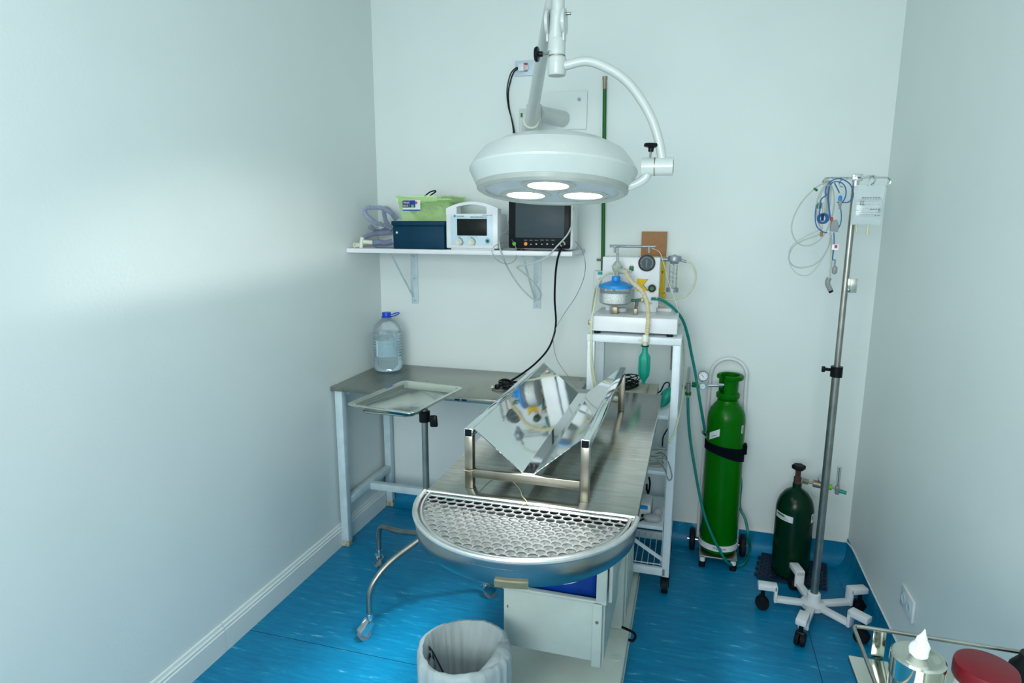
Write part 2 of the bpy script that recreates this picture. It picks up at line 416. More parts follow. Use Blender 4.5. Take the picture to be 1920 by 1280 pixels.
rim.tube(arc(TCR-0.0135, TZ-0.001), 0.0028, 6, smooth=False)
obj('basin_rim', rim, 'grid', t)
sleeve = MB().lathe([(TCR-0.004, TZ-0.041), (TCR+0.0040, TZ-0.042), (TCR+0.0020, TZ-0.056), (TCR-0.010, TZ-0.060)], (TCX, TY0, 0), 16, math.radians(271), math.radians(286), closed_prof=True)
obj('drain_bracket', sleeve, simple('tarnished_bracket', (0.24, 0.23, 0.15, 1), 0.4, metal=0.5, var=0.2), t)
# under-frame
uf = MB().box((TX0+0.04, TY0+0.02, TZ-0.058), (TX0+0.07, TY1-0.05, TZ-0.023)).box((TX1-0.07, TY0+0.02, TZ-0.058), (TX1-0.04, TY1-0.05, TZ-0.023))
uf.box((TX0+0.07, -1.25, TZ-0.058), (TX1-0.07, -1.21, TZ-0.023)).box((TX0+0.07, -0.7, TZ-0.058), (TX1-0.07, -0.66, TZ-0.023))
obj('under_frame', uf, 'cream', t)
# pedestal: base plate, telescoping tower, front housing
BX0, BX1, BY0, BY1 = 1.020, 1.425, -1.30, -0.40
bp = MB().box((BX0, BY0, 0.012), (BX1, BY1, 0.055), 0.004)
bp.cyl((1.395, -1.02, 0.055), (1.395, -1.02, 0.0575), 0.016)
bp.box((BX0-0.003, BY0-0.003, 0.0), (BX1+0.003, BY1+0.003, 0.012))
obj('base_plate', bp, 'cream', t)
tw = MB()
tw.box((1.09, -0.86, 0.055), (1.400, -0.46, 0.50), 0.006)
tw.box((1.10, -0.85, 0.50), (1.392, -0.47, 0.62), 0.005)
tw.box((1.11, -0.84, 0.62), (1.384, -0.48, 0.74), 0.005)
tw.box((1.12, -0.83, 0.74), (1.376, -0.49, TZ-0.056), 0.005)
for y in (-0.80, -0.72, -0.64, -0.56): tw.box((1.400, y-0.024, 0.07), (1.407, y+0.024, 0.49), 0.003)
obj('tower', tw, 'cream', t)
hs = MB()
hs.box((1.072, -1.255, 0.205), (1.362, -1.245, 0.405), 0.002)            # front panel
hs.box((1.056, -1.250, 0.200), (1.088, -1.238, 0.410), 0.003)
hs.box((1.342, -1.262, 0.190), (1.372, -1.246, 0.412), 0.003)
hs.box((1.056, -1.240, 0.200), (1.066, -0.86, 0.41)); hs.box((1.366, -1.240, 0.200), (1.378, -0.86, 0.41))
hs.box((1.066, -1.245, 0.200), (1.366, -0.86, 0.212))
hs.box((1.352, -1.262, 0.412), (1.384, -1.244, TZ-0.058), 0.003)          # upright beside the opening
hs.box((1.386, -1.235, 0.40), (1.398, -0.86, TZ-0.058), 0.003)
hs.box((1.060, -1.235, 0.40), (1.070, -0.90, TZ-0.058), 0.003)
hs.box((1.07, -0.875, 0.40), (1.386, -0.865, TZ-0.058))
hs.box((1.056, -1.262, 0.405), (1.384, -1.244, 0.415), 0.002)
obj('pedestal_housing', hs, 'cream', t)
for x, y, z in ((1.072, -1.249, 0.34), (1.357, -1.261, 0.345)):
    obj('panel_screw', MB().cyl((x, y, z), (x, y-0.003, z), 0.0055, 0.005, 14), 'brass', t)
pedal = MB().tube([(1.40, -0.885, 0.085), (1.44, -0.90, 0.083), (1.452, -0.915, 0.078), (1.445, -0.93, 0.07), (1.43, -0.925, 0.066)], 0.005, 8)
obj('foot_pedal', pedal, 'black', t)
# perforated drain grid (lift-out lid)
def clip_d(poly, r, ytop):
    # clip a polygon to the half disc (convex)
    def cl(p, inside, cut):
        o = []
        for i in range(len(p)):
            a, b = p[i], p[(i+1) % len(p)]
            ia, ib = inside(a), inside(b)
            if ia: o.append(a)
            if ia != ib: o.append(cut(a, b))
        return o
    planes = [((0, -1), -ytop)]
    n = 40
    for k in range(n+1):
        a = PI+PI*k/n; planes.append(((-math.cos(a), -math.sin(a)), -r))
    for (nx, ny), d in planes:
        f = lambda q: nx*q[0]+ny*q[1]-d
        if not poly: return []
        poly = cl(poly, lambda q: f(q) >= 0, lambda a, b: (a[0]+(b[0]-a[0])*f(a)/(f(a)-f(b)), a[1]+(b[1]-a[1])*f(a)/(f(a)-f(b))))
    return poly
gr = MB(); pitch = 0.0232; hr = pitch/math.sqrt(3); gz = TZ-0.003
gr_r = TCR-0.014
NS = 24
for row in range(-1, 16):
    for col in range(-13, 14):
        cx = col*pitch+(pitch/2 if row % 2 else 0)+0.003; cy = -0.019-row*pitch*math.sqrt(3)/2
        if math.hypot(cx, cy) > gr_r+0.03 or cy > 0.02: continue
        hexp = []
        for k in range(NS):
            a = 2*PI*k/NS; m_ = ((a+PI/6) % (PI/3))-PI/6
            rr = (pitch/2)/math.cos(m_)
            hexp.append((cx+rr*math.cos(a), cy+rr*math.sin(a)))
        cr = 0.0106
        ci = [(cx+cr*math.cos(2*PI*k/NS), cy+cr*math.sin(2*PI*k/NS)) for k in range(NS)]
        for k in range(NS):
            q = clip_d([hexp[k], hexp[(k+1) % NS], ci[(k+1) % NS], ci[k]], gr_r, -0.008)
            if len(q) < 3: continue
            ar = abs(sum(q[i][0]*q[(i+1) % len(q)][1]-q[(i+1) % len(q)][0]*q[i][1] for i in range(len(q))))
            if ar < 1e-8: continue
            gr.bm.faces.new([gr.bm.verts.new((TCX+p[0], TY0+p[1], gz)) for p in q])
bmesh.ops.remove_doubles(gr.bm, verts=gr.bm.verts, dist=0.00008)
g = obj('drain_grid', gr, 'grid', loc=(TCX, TY0-0.12, gz))
g.data.polygons.foreach_set('use_smooth', [False]*len(g.data.polygons))
tag(g, 'half-round steel grid of punched round holes lying in the operating table drain', 'drain grid')
solidify(g, 0.0032)
gf = MB().tube(arc(gr_r-0.003, gz+0.001), 0.0035, 8, smooth=False).tube([(TCX-gr_r, TY0-0.009, gz+0.001), (TCX+gr_r, TY0-0.009, gz+0.001)], 0.0035, 8, smooth=False)
gfo = obj('grid_border', gf, 'steel', g)
# blue plastic inside the pedestal opening
bs = MB().box((1.075, -1.225, 0.212), (1.350, -0.90, 0.56), 0.02)
b = obj('blue_carton', bs, 'bluebag', loc=(1.22, -1.06, 0.212)); tag(b, 'deep blue printed package stuffed in the table pedestal opening', 'package')
obj('white_curve', MB().tube([(1.217,-1.232,0.4365),(1.248,-1.232,0.4382),(1.278,-1.232,0.4489),(1.291,-1.232,0.4584)], 0.0022, 6), 'paper', b)

# ---------------------------------------------------------------- V trough
t = thing('positioning_trough', 'shiny V-shaped steel animal positioning trough on square tube legs on operating table', 'trough', (1.21, -1.2, TZ))
X0, X1, Y0, Y1, VT = 1.072, 1.362, -1.595, -0.825, 1.046
q = 0.0105
for (x, y) in ((X0, Y0), (X1, Y0), (X0, Y1), (X1, Y1)):
    xx = x; lg = MB().box((xx-q, y-q, TZ), (xx+q, y+q, VT-0.020), 0.0015)
    obj('leg', lg, 'legsteel', t)
fr = MB().box((X0+q, Y0-q, TZ+0.030), (X1-q, Y0+q*0.6, TZ+0.052), 0.0015)
obj('cross_bar', fr, 'legsteel', t); fr = MB()
fr.box((X0+q, Y1-q*0.6, TZ+0.030), (X1-q, Y1+q, TZ+0.052), 0.0015)
obj('cross_bar', fr, 'legsteel', t)
for x in (X0, X1):
    rl = MB().box((x-q, Y0-q, VT-0.021), (x+q, Y1+q, VT), 0.0015)
    r_ = obj('side_rail', rl, 'mirror', t)
    obj('open_end', MB().box((x-q*0.8, Y0-q-0.0008, VT-0.019), (x+q*0.8, Y0-q+0.002, VT-0.002)), 'black', r_)
# folded V sheet with a flat bottom strip
cb = 1.222
def vprof(o):
    return [(X0+q*0.6, VT+o), (cb-0.014, TZ+0.052+o), (cb+0.014, TZ+0.052+o), (X1-q*0.6, VT+o)]
for nm, (a, b2) in (('sheet_panel', (0, 1)), ('bottom_strip', (1, 2)), ('sheet_panel', (2, 3))):
    p = vprof(0.0012); pb = vprof(-0.0012)
    m = MB()
    n = 1
    m.prism([p[a], p[b2], pb[b2], pb[a]], 'y', Y0+0.002, Y1-0.002)
    obj(nm, m, 'mirror', t)
tw_ = MB().tube([(X0-q-0.001, Y0-q-0.001, TZ+0.048), (X0, Y0-q-0.003, TZ+0.047), (X0+q+0.001, Y0-q-0.001, TZ+0.049), (X0+q+0.0015, Y0+q, TZ+0.048), (X0-q-0.0015, Y0+q, TZ+0.048), (X0-q-0.001, Y0-q-0.001, TZ+0.050)], 0.0015, 6, smooth=False)
tw_.tube([(X0+q+0.002, Y0+q, TZ+0.030), (X0+0.03, Y0+0.06, TZ+0.012), (X0+0.06, Y0+0.09, TZ+0.004), (X0+0.10, Y0+0.05, TZ+0.003), (X0+0.13, Y0+0.005, TZ+0.003), (cb-0.01, Y0-0.02, TZ+0.003), (cb+0.012, Y0-0.055, TZ+0.003), (cb+0.004, Y0-0.075, TZ+0.003)], 0.0014, 6)
tag(obj('twine', tw_, 'twine', loc=(X0, Y0, TZ)), 'pale cotton string tied round the front left trough leg and trailing beneath', 'string')

# ---------------------------------------------------------------- side bench
BZ = 0.80
t = thing('side_bench', 'low stainless steel topped work bench with painted legs in the left corner', 'bench', (0.56, -0.27, 0))
bt = MB().box((0.003, -0.527, BZ-0.020), (1.12, -0.008, BZ), 0.002)
obj('bench_top', bt, 'bench', t)
rd = random.Random(3)
q = 0.019
for x, y in ((0.033, -0.495), (0.033, -0.033), (1.09, -0.495), (1.09, -0.033)):
    l = obj('leg', MB().box((x-q, y-q, 0.030), (x+q, y+q, BZ-0.02), 0.003), 'framewhite', t)
    obj('foot', MB().box((x-q-0.001, y-q-0.001, 0.0), (x+q+0.001, y+q+0.001, 0.031), 0.004), 'rust', l)
for x in (0.033, 1.09):
    obj('side_rail', MB().box((x-0.017, -0.476, 0.205), (x+0.017, -0.052, 0.240), 0.003), 'framewhite', t)
    obj('apron_rail', MB().box((x-0.016, -0.476, BZ-0.055), (x+0.016, -0.052, BZ-0.021), 0.003), 'framewhite', t)
obj('stretcher', MB().box((0.050, -0.285, 0.200), (1.073, -0.250, 0.236), 0.003), 'framewhite', t)
obj('clip', MB().box((0.6143,-0.529,0.7934), (0.6381,-0.527,0.7853), 0.001).box((0.6464,-0.529,0.7937), (0.6701,-0.527,0.7855), 0.001), 'navy', t)

# ---------------------------------------------------------------- water bottle
bc = (0.106, -0.150)
t = thing('water_bottle', 'large clear plastic water jug with blue cap and carry ring on bench', 'bottle', (bc[0], bc[1], BZ))
prof = [(0.0, 0.006), (0.045, 0.002), (0.062, 0.004), (0.071, 0.016), (0.0735, 0.035)]
z = 0.045
while z < 0.19:
    prof += [(0.0715, z), (0.0745, z+0.007)]; z += 0.0145
prof += [(0.0735, 0.195), (0.071, 0.215), (0.062, 0.238), (0.046, 0.256), (0.030, 0.267), (0.022, 0.272), (0.022, 0.284)]
obj('bottle_body', MB().lathe(prof, (bc[0], bc[1], BZ), 36), 'bottle', t)
wp = [(0.0, 0.009), (0.045, 0.005), (0.060, 0.007), (0.069, 0.018), (0.0712, 0.035)]
z = 0.045
while z < 0.185:
    wp += [(0.0695, z), (0.0720, z+0.007)]; z += 0.0145
wp += [(0.0712, 0.197), (0.0, 0.197)]
obj('water', MB().lathe(wp, (bc[0], bc[1], BZ), 36), 'water', t)
obj('paper_label', MB().lathe([(0.0752, 0.085), (0.0756, 0.085), (0.0756, 0.165), (0.0752, 0.165)], (bc[0], bc[1], BZ), 16, math.radians(250), math.radians(335), closed_prof=True), clear('bottle_label', (0.82, 0.94, 0.98, 1), 0.3, 0.82), t)
cap = obj('cap', MB().lathe([(0.0, 0.300), (0.021, 0.300), (0.0225, 0.297), (0.0225, 0.281), (0.026, 0.279), (0.026, 0.274), (0.0, 0.274)], (bc[0], bc[1], BZ), 26), 'bluecap', t)
obj('carry_ring', MB().tube([(bc[0]+0.024, bc[1]-0.012, BZ+0.279), (bc[0]+0.045, bc[1]-0.014, BZ+0.284), (bc[0]+0.062, bc[1]-0.004, BZ+0.291), (bc[0]+0.066, bc[1]+0.008, BZ+0.296), (bc[0]+0.058, bc[1]+0.014, BZ+0.298), (bc[0]+0.04, bc[1]+0.013, BZ+0.294), (bc[0]+0.022, bc[1]+0.010, BZ+0.287)], 0.0028, 6), 'bluecap', t)

# ---------------------------------------------------------------- mayo stand and instrument tray
t = thing('mayo_stand', 'steel instrument stand on three bent castor legs beside the bench', 'instrument stand', (0.62, -0.88, 0))
PX, PY = 0.632, -0.885
obj('pole', MB().cyl((PX, PY, 0.30), (PX, PY, 0.865), 0.0125, seg=20), 'pole', t)
obj('hub', MB().lathe([(0.0, 0.300), (0.022, 0.300), (0.024, 0.31), (0.024, 0.36), (0.018, 0.37), (0.0, 0.37)], (PX, PY, 0), 24), 'pole', t)
feet = [((0.478, -1.085), [(0.478, -1.085, 0.085), (0.480, -1.083, 0.17), (0.497, -1.062, 0.225), (0.54, -1.01, 0.28), (0.63, -0.90, 0.34)]),
        ((0.288, -0.648), [(0.288, -0.648, 0.085), (0.289, -0.648, 0.165), (0.305, -0.655, 0.208), (0.345, -0.675, 0.222), (0.43, -0.73, 0.245), (0.62, -0.87, 0.33)]),
        ((0.816, -0.734), [(0.816, -0.734, 0.085), (0.814, -0.737, 0.17), (0.79, -0.757, 0.235), (0.74, -0.80, 0.28), (0.645, -0.875, 0.33)])]
for (x, y), pts in feet:
    lg = obj('leg', MB().tube(pts, 0.0115, 12, step=8), 'pole', t)
    an = math.atan2(y-PY, x-PX) if y > -1 else math.radians(-120)
    d = Vector((math.cos(an), math.sin(an), 0)); p = Vector((x, y, 0))+d*0.012; sd = Vector((-d.y, d.x, 0))
    cs = MB()
    cs.cyl((x, y, 0.076), (x, y, 0.094), 0.0135, seg=16)
    cs.cyl((x, y, 0.060), (x, y, 0.080), 0.0105, seg=16)
    for s_ in (-1, 1): cs.bar(p-d*0.012+sd*0.0135*s_+Vector((0, 0, 0.066)), p+d*0.024+sd*0.0135*s_+Vector((0, 0, 0.024)), 0.004, 0.034, 0.0015)
    cs.bar(p-d*0.014+Vector((0, 0, 0.078)), p+d*0.036+Vector((0, 0, 0.040)), 0.031, 0.006, 0.0025)
    c_ = obj('castor_fork', cs, 'chrome', lg)
    obj('castor_wheel', MB().cyl(p+d*0.014-sd*0.010+Vector((0, 0, 0.024)), p+d*0.014+sd*0.010+Vector((0, 0, 0.024)), 0.024, seg=24), 'greyplug', lg)
cl = MB().lathe([(0.0128, 0.800), (0.021, 0.802), (0.021, 0.842), (0.0128, 0.844)], (PX, PY, 0), 20)
obj('clamp', cl, 'black', t)
obj('clamp_knob', MB().cyl((PX+0.02, PY-0.004, 0.815), (PX+0.040, PY-0.012, 0.812), 0.004).bar((PX+0.040, PY-0.012, 0.833), (PX+0.044, PY-0.012, 0.788), 0.016, 0.030, 0.006, upv=(1, 0, 0)), 'black', t)
tz = 0.900
sup = MB().tube([(PX-0.018, PY, 0.830), (PX-0.07, PY-0.002, 0.838), (0.52, PY, 0.866), (0.44, PY, 0.868)], 0.0035, 8)
sup.tube([(0.455, -1.03, 0.871), (0.455, -0.78, 0.871), (0.475, -0.75, 0.871), (0.66, -0.765, 0.871), (0.675, -0.79, 0.871), (0.65, -1.03, 0.871), (0.63, -1.045, 0.871), (0.47, -1.045, 0.871), (0.455, -1.03, 0.871)], 0.004, 8, smooth=False)
obj('tray_support', sup, 'pole', t)
# tray: rounded rectangular dish
TC = Vector((0.5675, -0.890, tz)); ang = math.radians(-7)
def rrect(hx, hy, r, z, n=6):
    out = []
    for cx, cy, a0 in ((hx-r, hy-r, 0), (-hx+r, hy-r, PI/2), (-hx+r, -hy+r, PI), (hx-r, -hy+r, 1.5*PI)):
        for k in range(n+1):
            a = a0+PI/2*k/n; x, y = cx+r*math.cos(a), cy+r*math.sin(a)
            out.append((TC.x+x*math.cos(ang)-y*math.sin(ang), TC.y+x*math.sin(ang)+y*math.cos(ang), z))
    return out
ty = MB(); levels = [(0.143, 0.196, 0.030, tz-0.002), (0.141, 0.194, 0.028, tz), (0.127, 0.180, 0.022, tz), (0.125, 0.178, 0.020, tz-0.003), (0.116, 0.168, 0.018, tz-0.020), (0.110, 0.162, 0.016, tz-0.023)]
prev = None
for hx, hy, r, z in levels:
    vs = [ty.bm.verts.new(p) for p in rrect(hx, hy, r, z)]
    if prev: ty.ring(prev, vs)
    prev = vs
ty.bm.faces.new(prev)
tr = obj('instrument_tray', ty, 'tray', loc=(TC.x, TC.y, tz-0.023)); tag(tr, 'empty shallow stainless steel tray lying on the instrument stand', 'tray')
solidify(tr, 0.0014)

# ---------------------------------------------------------------- wall shelf
SZ = 1.424
t = thing('wall_shelf', 'long white wall shelf on two metal brackets above the bench', 'shelf', (0.55, -0.01, SZ-0.02))
obj('shelf_board', MB().box((0.004, -0.335, SZ-0.020), (1.083, -0.002, SZ), 0.0015), 'white', t)
for x in (0.197, 0.850):
    b_ = MB().box((x-0.019, -0.006, 1.130), (x+0.019, -0.0005, SZ-0.022), 0.002)
    b_.box((x-0.019, -0.26, SZ-0.026), (x+0.019, -0.006, SZ-0.0205), 0.001)
    b_.bar((x-0.008, -0.245, SZ-0.028), (x-0.008, -0.008, 1.165), 0.008, 0.004)
    br = obj('bracket', b_, 'framewhite', t)
    for z in (1.145, 1.26, 1.375): obj('screw', MB().cyl((x, -0.006, z), (x, -0.009, z), 0.0035, seg=10), 'pole', br)

# items on the shelf --------------------------------------------------------
YF = -0.31
t = thing('storage_box', 'dark navy blue plastic lidded box on the wall shelf', 'box', (0.36, -0.21, SZ))
obj('box_body', MB().box((0.234, -0.308, SZ), (0.489, -0.10, SZ+0.105), 0.004), 'navy', t)
obj('box_lid', MB().box((0.229, -0.313, SZ+0.105), (0.493, -0.095, SZ+0.127), 0.004), 'navy', t)
obj('button', MB().cyl((0.256, -0.307, SZ+0.074), (0.256, -0.312, SZ+0.074), 0.005), 'ivory', t)
bz = SZ+0.127
t = thing('plastic_basket', 'lime green translucent basket of tubing on top of the navy box', 'basket', (0.38, -0.2, bz))
def frust(lo, hi, z0, z1, inset, th):
    m = MB()
    L = []
    for (i, z) in ((inset, z0), (0, z1)):
        L.append([m.bm.verts.new(p) for p in ((lo[0]+i, lo[1]+i, z), (hi[0]-i, lo[1]+i, z), (hi[0]-i, hi[1]-i, z), (lo[0]+i, hi[1]-i, z))])
    m.bm.faces.new(L[0]); m.ring(L[0], L[1])
    return m
f = obj('basket_body', frust((0.259, -0.300), (0.515, -0.115), bz, bz+0.108, 0.013, 0.002), 'lime_clear', t); solidify(f, 0.002)
obj('basket_rim', MB().box((0.252, -0.308, bz+0.086), (0.458, -0.300, bz+0.114), 0.002).box((0.458, -0.308, bz+0.092), (0.524, -0.300, bz+0.100), 0.002).box((0.252, -0.113, bz+0.086), (0.524, -0.107, bz+0.114), 0.002).box((0.250, -0.300, bz+0.104), (0.257, -0.113, bz+0.114), 0.002).box((0.517, -0.300, bz+0.084), (0.524, -0.113, bz+0.112), 0.002), 'lime_clear', t)
lb = obj('sticker', MB().box((0.2879,-0.3095,1.597), (0.3758,-0.308,1.644)), 'paper', t)
obj('sticker_black', MB().box((0.2888,-0.3105,1.611), (0.3223,-0.309,1.643)), 'ink', lb)
obj('sticker_blue', MB().box((0.3234,-0.3105,1.611), (0.3513,-0.309,1.643)).box((0.2884,-0.3105,1.597), (0.3752,-0.309,1.602)), 'bluelabel', lb)
dd = MB(); c0 = Vector((0.3384,-0.3112,1.617)); dd.cyl(c0, c0+Vector((0, -0.0006, 0)), 0.007, seg=14)
obj('sticker_lime', dd, 'lime', lb)
dd = MB(); c0 = Vector((0.356,-0.3112,1.632)); dd.cyl(c0, c0+Vector((0, -0.0006, 0)), 0.006, seg=14)
obj('sticker_red', dd, 'redlabel', lb)
text('sticker_text', 'Well', 0.014, (0.293,-0.311,1.628), 'paper', lb)
text('sticker_text', 'BOX', 0.012, (0.2926,-0.311,1.615), 'paper', lb)
tb = MB(); rd = random.Random(11)
for k in range(7):
    a0 = rd.uniform(0, 6)
    cx, cz, rr = rd.uniform(0.32, 0.45), bz+rd.uniform(0.035, 0.06), rd.uniform(0.02, 0.034)
    tb.tube([(cx+rr*1.5*math.cos(a0+a), -0.20+0.05*math.sin(a*0.7+k), cz+rr*math.sin(a0+a)) for a in [i*0.6 for i in range(14)]], rd.uniform(0.003, 0.007), 7, step=4)
tag(obj('tubing_tangle', tb, 'lime_inner', loc=(0.38, -0.2, bz)), 'tangle of thin tubes and masks piled inside the lime basket', 'tubing')['kind'] = 'stuff'
tag(obj('breathing_mask', MB().sphere((0.478, -0.215, bz+0.058), 0.036, (0.8, 0.9, 1.25)).lathe([(0.030, 0), (0.037, 0.003), (0.030, 0.010), (0.022, 0.004)], (0.476, -0.215, bz+0.102), 20), 'lime_inner', loc=(0.478, -0.215, bz)), 'rounded green breathing mask at the right end of lime basket', 'mask')
tag(obj('black_cable', MB().tube([(0.3495,-0.2,1.665),(0.377,-0.2,1.684),(0.4013,-0.2,1.69),(0.4066,-0.2,1.686),(0.393,-0.2,1.677),(0.3766,-0.2,1.667)], 0.0032, 8), 'black', loc=(0.41, -0.2, bz+0.10)), 'short loop of black cable poking out of the lime basket', 'cable')

# breathing circuit hoses left of the box
t = thing('breathing_circuit', 'coil of blue-grey corrugated breathing hose on left end of shelf', 'breathing hose', (0.12, -0.2, SZ))
f1 = 12.8
obj('hose', MB().tube([(0.1359,-0.12,1.51),(0.1009,-0.13,1.53),(0.0672,-0.16,1.544),(0.04919,-0.2,1.568),(0.04902,-0.23,1.595),(0.05861,-0.23,1.611),(0.08791,-0.21,1.615),(0.1164,-0.18,1.612),(0.1318,-0.15,1.6),(0.1481,-0.13,1.585),(0.1693,-0.12,1.561)], 0.0105, 12, corr=0.15, corr_n=120), 'hose_clear', t)
obj('hose', MB().tube([(0.1502,-0.1,1.555),(0.1243,-0.1,1.593),(0.105,-0.11,1.613),(0.1012,-0.13,1.599),(0.1065,-0.13,1.559),(0.1141,-0.12,1.534),(0.1257,-0.1,1.506)], 0.0105, 12, corr=0.15, corr_n=90), 'hose_clear', t)
obj('hose', MB().tube([(0.02226,-0.2,1.47),(0.04359,-0.18,1.482),(0.07409,-0.16,1.49),(0.104,-0.13,1.492),(0.1255,-0.1,1.498)], 0.0105, 12, corr=0.15, corr_n=90), 'hose_clear', t)
obj('hose', MB().tube([(0.01275,-0.12,1.526),(0.02444,-0.1,1.509),(0.04651,-0.09,1.497),(0.07889,-0.08,1.509),(0.1088,-0.07,1.518)], 0.0105, 12, corr=0.15, corr_n=80), 'hose_clear', t)
obj('hose', MB().tube([(0.1116,-0.275,1.449),(0.1419,-0.27,1.451),(0.1693,-0.26,1.449),(0.1943,-0.24,1.455)], 0.0125, 12, corr=0.15, corr_n=60), 'hose_clear', t)
obj('hose', MB().tube([(0.10, -0.24, SZ+0.0115), (0.16, -0.235, SZ+0.0115), (0.222, -0.23, SZ+0.0115)], 0.0105, 12, corr=0.15, corr_n=40), 'hose_clear', t)
cn = MB()
def hollow(m, p0, p1, ro, ri):
    p0, p1 = Vector(p0), Vector(p1); d = (p1-p0); L = d.length; R = d.to_track_quat('Z', 'Y').to_matrix().to_4x4()
    m.lathe([(ri, 0), (ro, 0), (ro, L), (ri, L)], seg=18, mtx=Matrix.Translation(p0) @ R, closed_prof=True)
hollow(cn, (0.062, -0.300, SZ+0.001), (0.068, -0.295, SZ+0.050), 0.0095, 0.007)
hollow(cn, (0.036, -0.315, SZ+0.013), (0.050, -0.285, SZ+0.015), 0.0115, 0.008)
hollow(cn, (0.072, -0.292, SZ+0.030), (0.115, -0.275, SZ+0.026), 0.0100, 0.007)
cn.cyl((0.05, -0.285, SZ+0.015), (0.07, -0.285, SZ+0.022), 0.0095)
obj('y_connector', cn, 'ivory', t, label='ivory plastic three-way hose connector')

# ventilator
VX0, VX1, VY0, VY1 = 0.497, 0.742, -0.305, -0.160
t = thing('ventilator', 'white veterinary ventilator with arched handle, dark screen and knobs on shelf', 'ventilator', (0.62, -0.23, SZ))
bd = MB()
bd.box((VX0, VY0, SZ+0.006), (VX1, VY1, SZ+0.160), 0.006)
bd.box((VX0+0.02, VY0+0.01, SZ), (VX1-0.02, VY1-0.01, SZ+0.008))
def archz(x):
    u = (x-(VX0+VX1)/2)/((VX1-VX0)/2); return SZ+0.212-0.030*u*u
hl, hr_ = VX0+0.052, VX1-0.052
bd.prism([(VX0+0.001, SZ+0.155)] + [(hl, SZ+0.155)] + [(hl-(hl-VX0-0.001)*k/5, archz(hl-(hl-VX0-0.001)*k/5)) for k in range(6)], 'y', VY0+0.001, VY0+0.055)
bd.prism([(VX1-0.001, SZ+0.155)] + [(hr_, SZ+0.155)] + [(hr_+(VX1-0.001-hr_)*k/5, archz(hr_+(VX1-0.001-hr_)*k/5)) for k in range(6)], 'y', VY0+0.001, VY0+0.055)
for k in range(10):
    xa, xb = hl+(hr_-hl)*k/10, hl+(hr_-hl)*(k+1)/10
    bd.prism([(xa, archz(xa)-0.013), (xb, archz(xb)-0.013), (xb, archz(xb)), (xa, archz(xa))], 'y', VY0+0.001, VY0+0.055)
obj('casing', bd, 'white', t)
pf = VY0-0.0012
pn = obj('front_panel', MB().box((VX0+0.023, pf, SZ+0.020), (VX1-0.023, VY0+0.001, SZ+0.150), 0.0006), 'panelblue', t)
obj('screen', MB().box((0.5516,-0.3085,1.487), (0.6925,-0.306,1.561), 0.001), 'screen2', t)
for px in ((0.5606,-0.3062,1.458), (0.6192,-0.3062,1.459)):
    c0 = Vector(px)
    kb = obj('knob', MB().cyl(c0, c0+Vector((0, -0.012, 0)), 0.0155, 0.0145, 26).cyl(c0+Vector((0, -0.012, 0)), c0+Vector((0, -0.018, 0)), 0.010, 0.009, 20), 'ivory', t)
    ar = MB().lathe([(0.0175, 0), (0.0198, 0), (0.0198, 0.001), (0.0175, 0.001)], seg=20, a0=-math.radians(50), a1=math.radians(100), mtx=Matrix.Translation(c0+Vector((0, 0.0003, 0))) @ Matrix.Rotation(PI/2, 4, 'X'), closed_prof=True)
    obj('dial_mark', ar, 'ink', pn)
c0 = Vector((0.6959,-0.3062,1.464))
obj('socket', MB().cyl(c0, c0+Vector((0, -0.004, 0)), 0.0065), 'ink', t)
obj('socket_ring', MB().lathe([(0.009, 0), (0.0115, 0), (0.0115, 0.001), (0.009, 0.001)], seg=20, mtx=Matrix.Translation(c0) @ Matrix.Rotation(PI/2, 4, 'X'), closed_prof=True), 'tealink', pn)
c0 = Vector((0.5405,-0.3062,1.573))
obj('logo', MB().cyl(c0, c0+Vector((0, -0.0008, 0)), 0.0055, seg=16), 'tealink', pn)
text('logo_text', 'Delta', 0.0095, (0.5495,-0.3067,1.569), 'tealink', pn)
text('logo_text', 'Life', 0.0095, (0.5711,-0.3067,1.569), 'ink', pn)
dm = MB(); p_ = Vector((0.6153,-0.3065,1.567)); q_ = Vector((0.6951,-0.3065,1.567)); dashes(dm, p_.x, q_.x, p_.y, p_.z, 0.0028, 14, 2)
p_ = Vector((0.6704,-0.3065,1.576)); q_ = Vector((0.7199,-0.3065,1.576)); dashes(dm, p_.x, q_.x, p_.y, p_.z, 0.0018, 9, 3)
p_ = Vector((0.5559,-0.3065,1.481)); q_ = Vector((0.5712,-0.3065,1.481)); dashes(dm, p_.x, q_.x, p_.y, p_.z, 0.0015, 3, 3)
p_ = Vector((0.6018,-0.3065,1.481)); q_ = Vector((0.6472,-0.3065,1.482)); dashes(dm, p_.x, q_.x, p_.y, p_.z, 0.0015, 7, 4)
obj('panel_print', dm, 'ink', pn)

# patient monitor
t = thing('patient_monitor', 'black framed patient monitor with grey screen on right end of shelf', 'monitor', (0.93, -0.23, SZ))
MX0, MX1, MYF = 0.790, 1.066, -0.300
zt = SZ+0.262
obj('rear_casing', MB().box((MX0+0.006, MYF+0.012, SZ+0.005), (MX1+0.010, MYF+0.13, zt-0.004), 0.012), 'white', t)
obj('bezel', MB().box((MX0, MYF-0.004, SZ+0.010), (MX1, MYF+0.014, zt), 0.008), 'black', t)
obj('screen', MB().box((0.8238,-0.306,1.481), (1.0405, MYF-0.003, zt-0.012), 0.0005), 'screen', t)
for x in (MX0+0.05, MX1-0.04): obj('foot', MB().box((x-0.014, MYF+0.01, SZ), (x+0.014, MYF+0.11, SZ+0.008), 0.001), 'black', t)
for nm, mt, px, r in (('green_button', 'lime', (0.8182,-0.3045,1.454), 0.0082), ('orange_button', 'orange', (0.8703,-0.3045,1.454), 0.0076)):
    c0 = Vector(px); obj(nm, MB().cyl(c0, c0+Vector((0, -0.0025, 0)), r, seg=22), mt, t)
c0 = Vector((1.035,-0.3045,1.455))
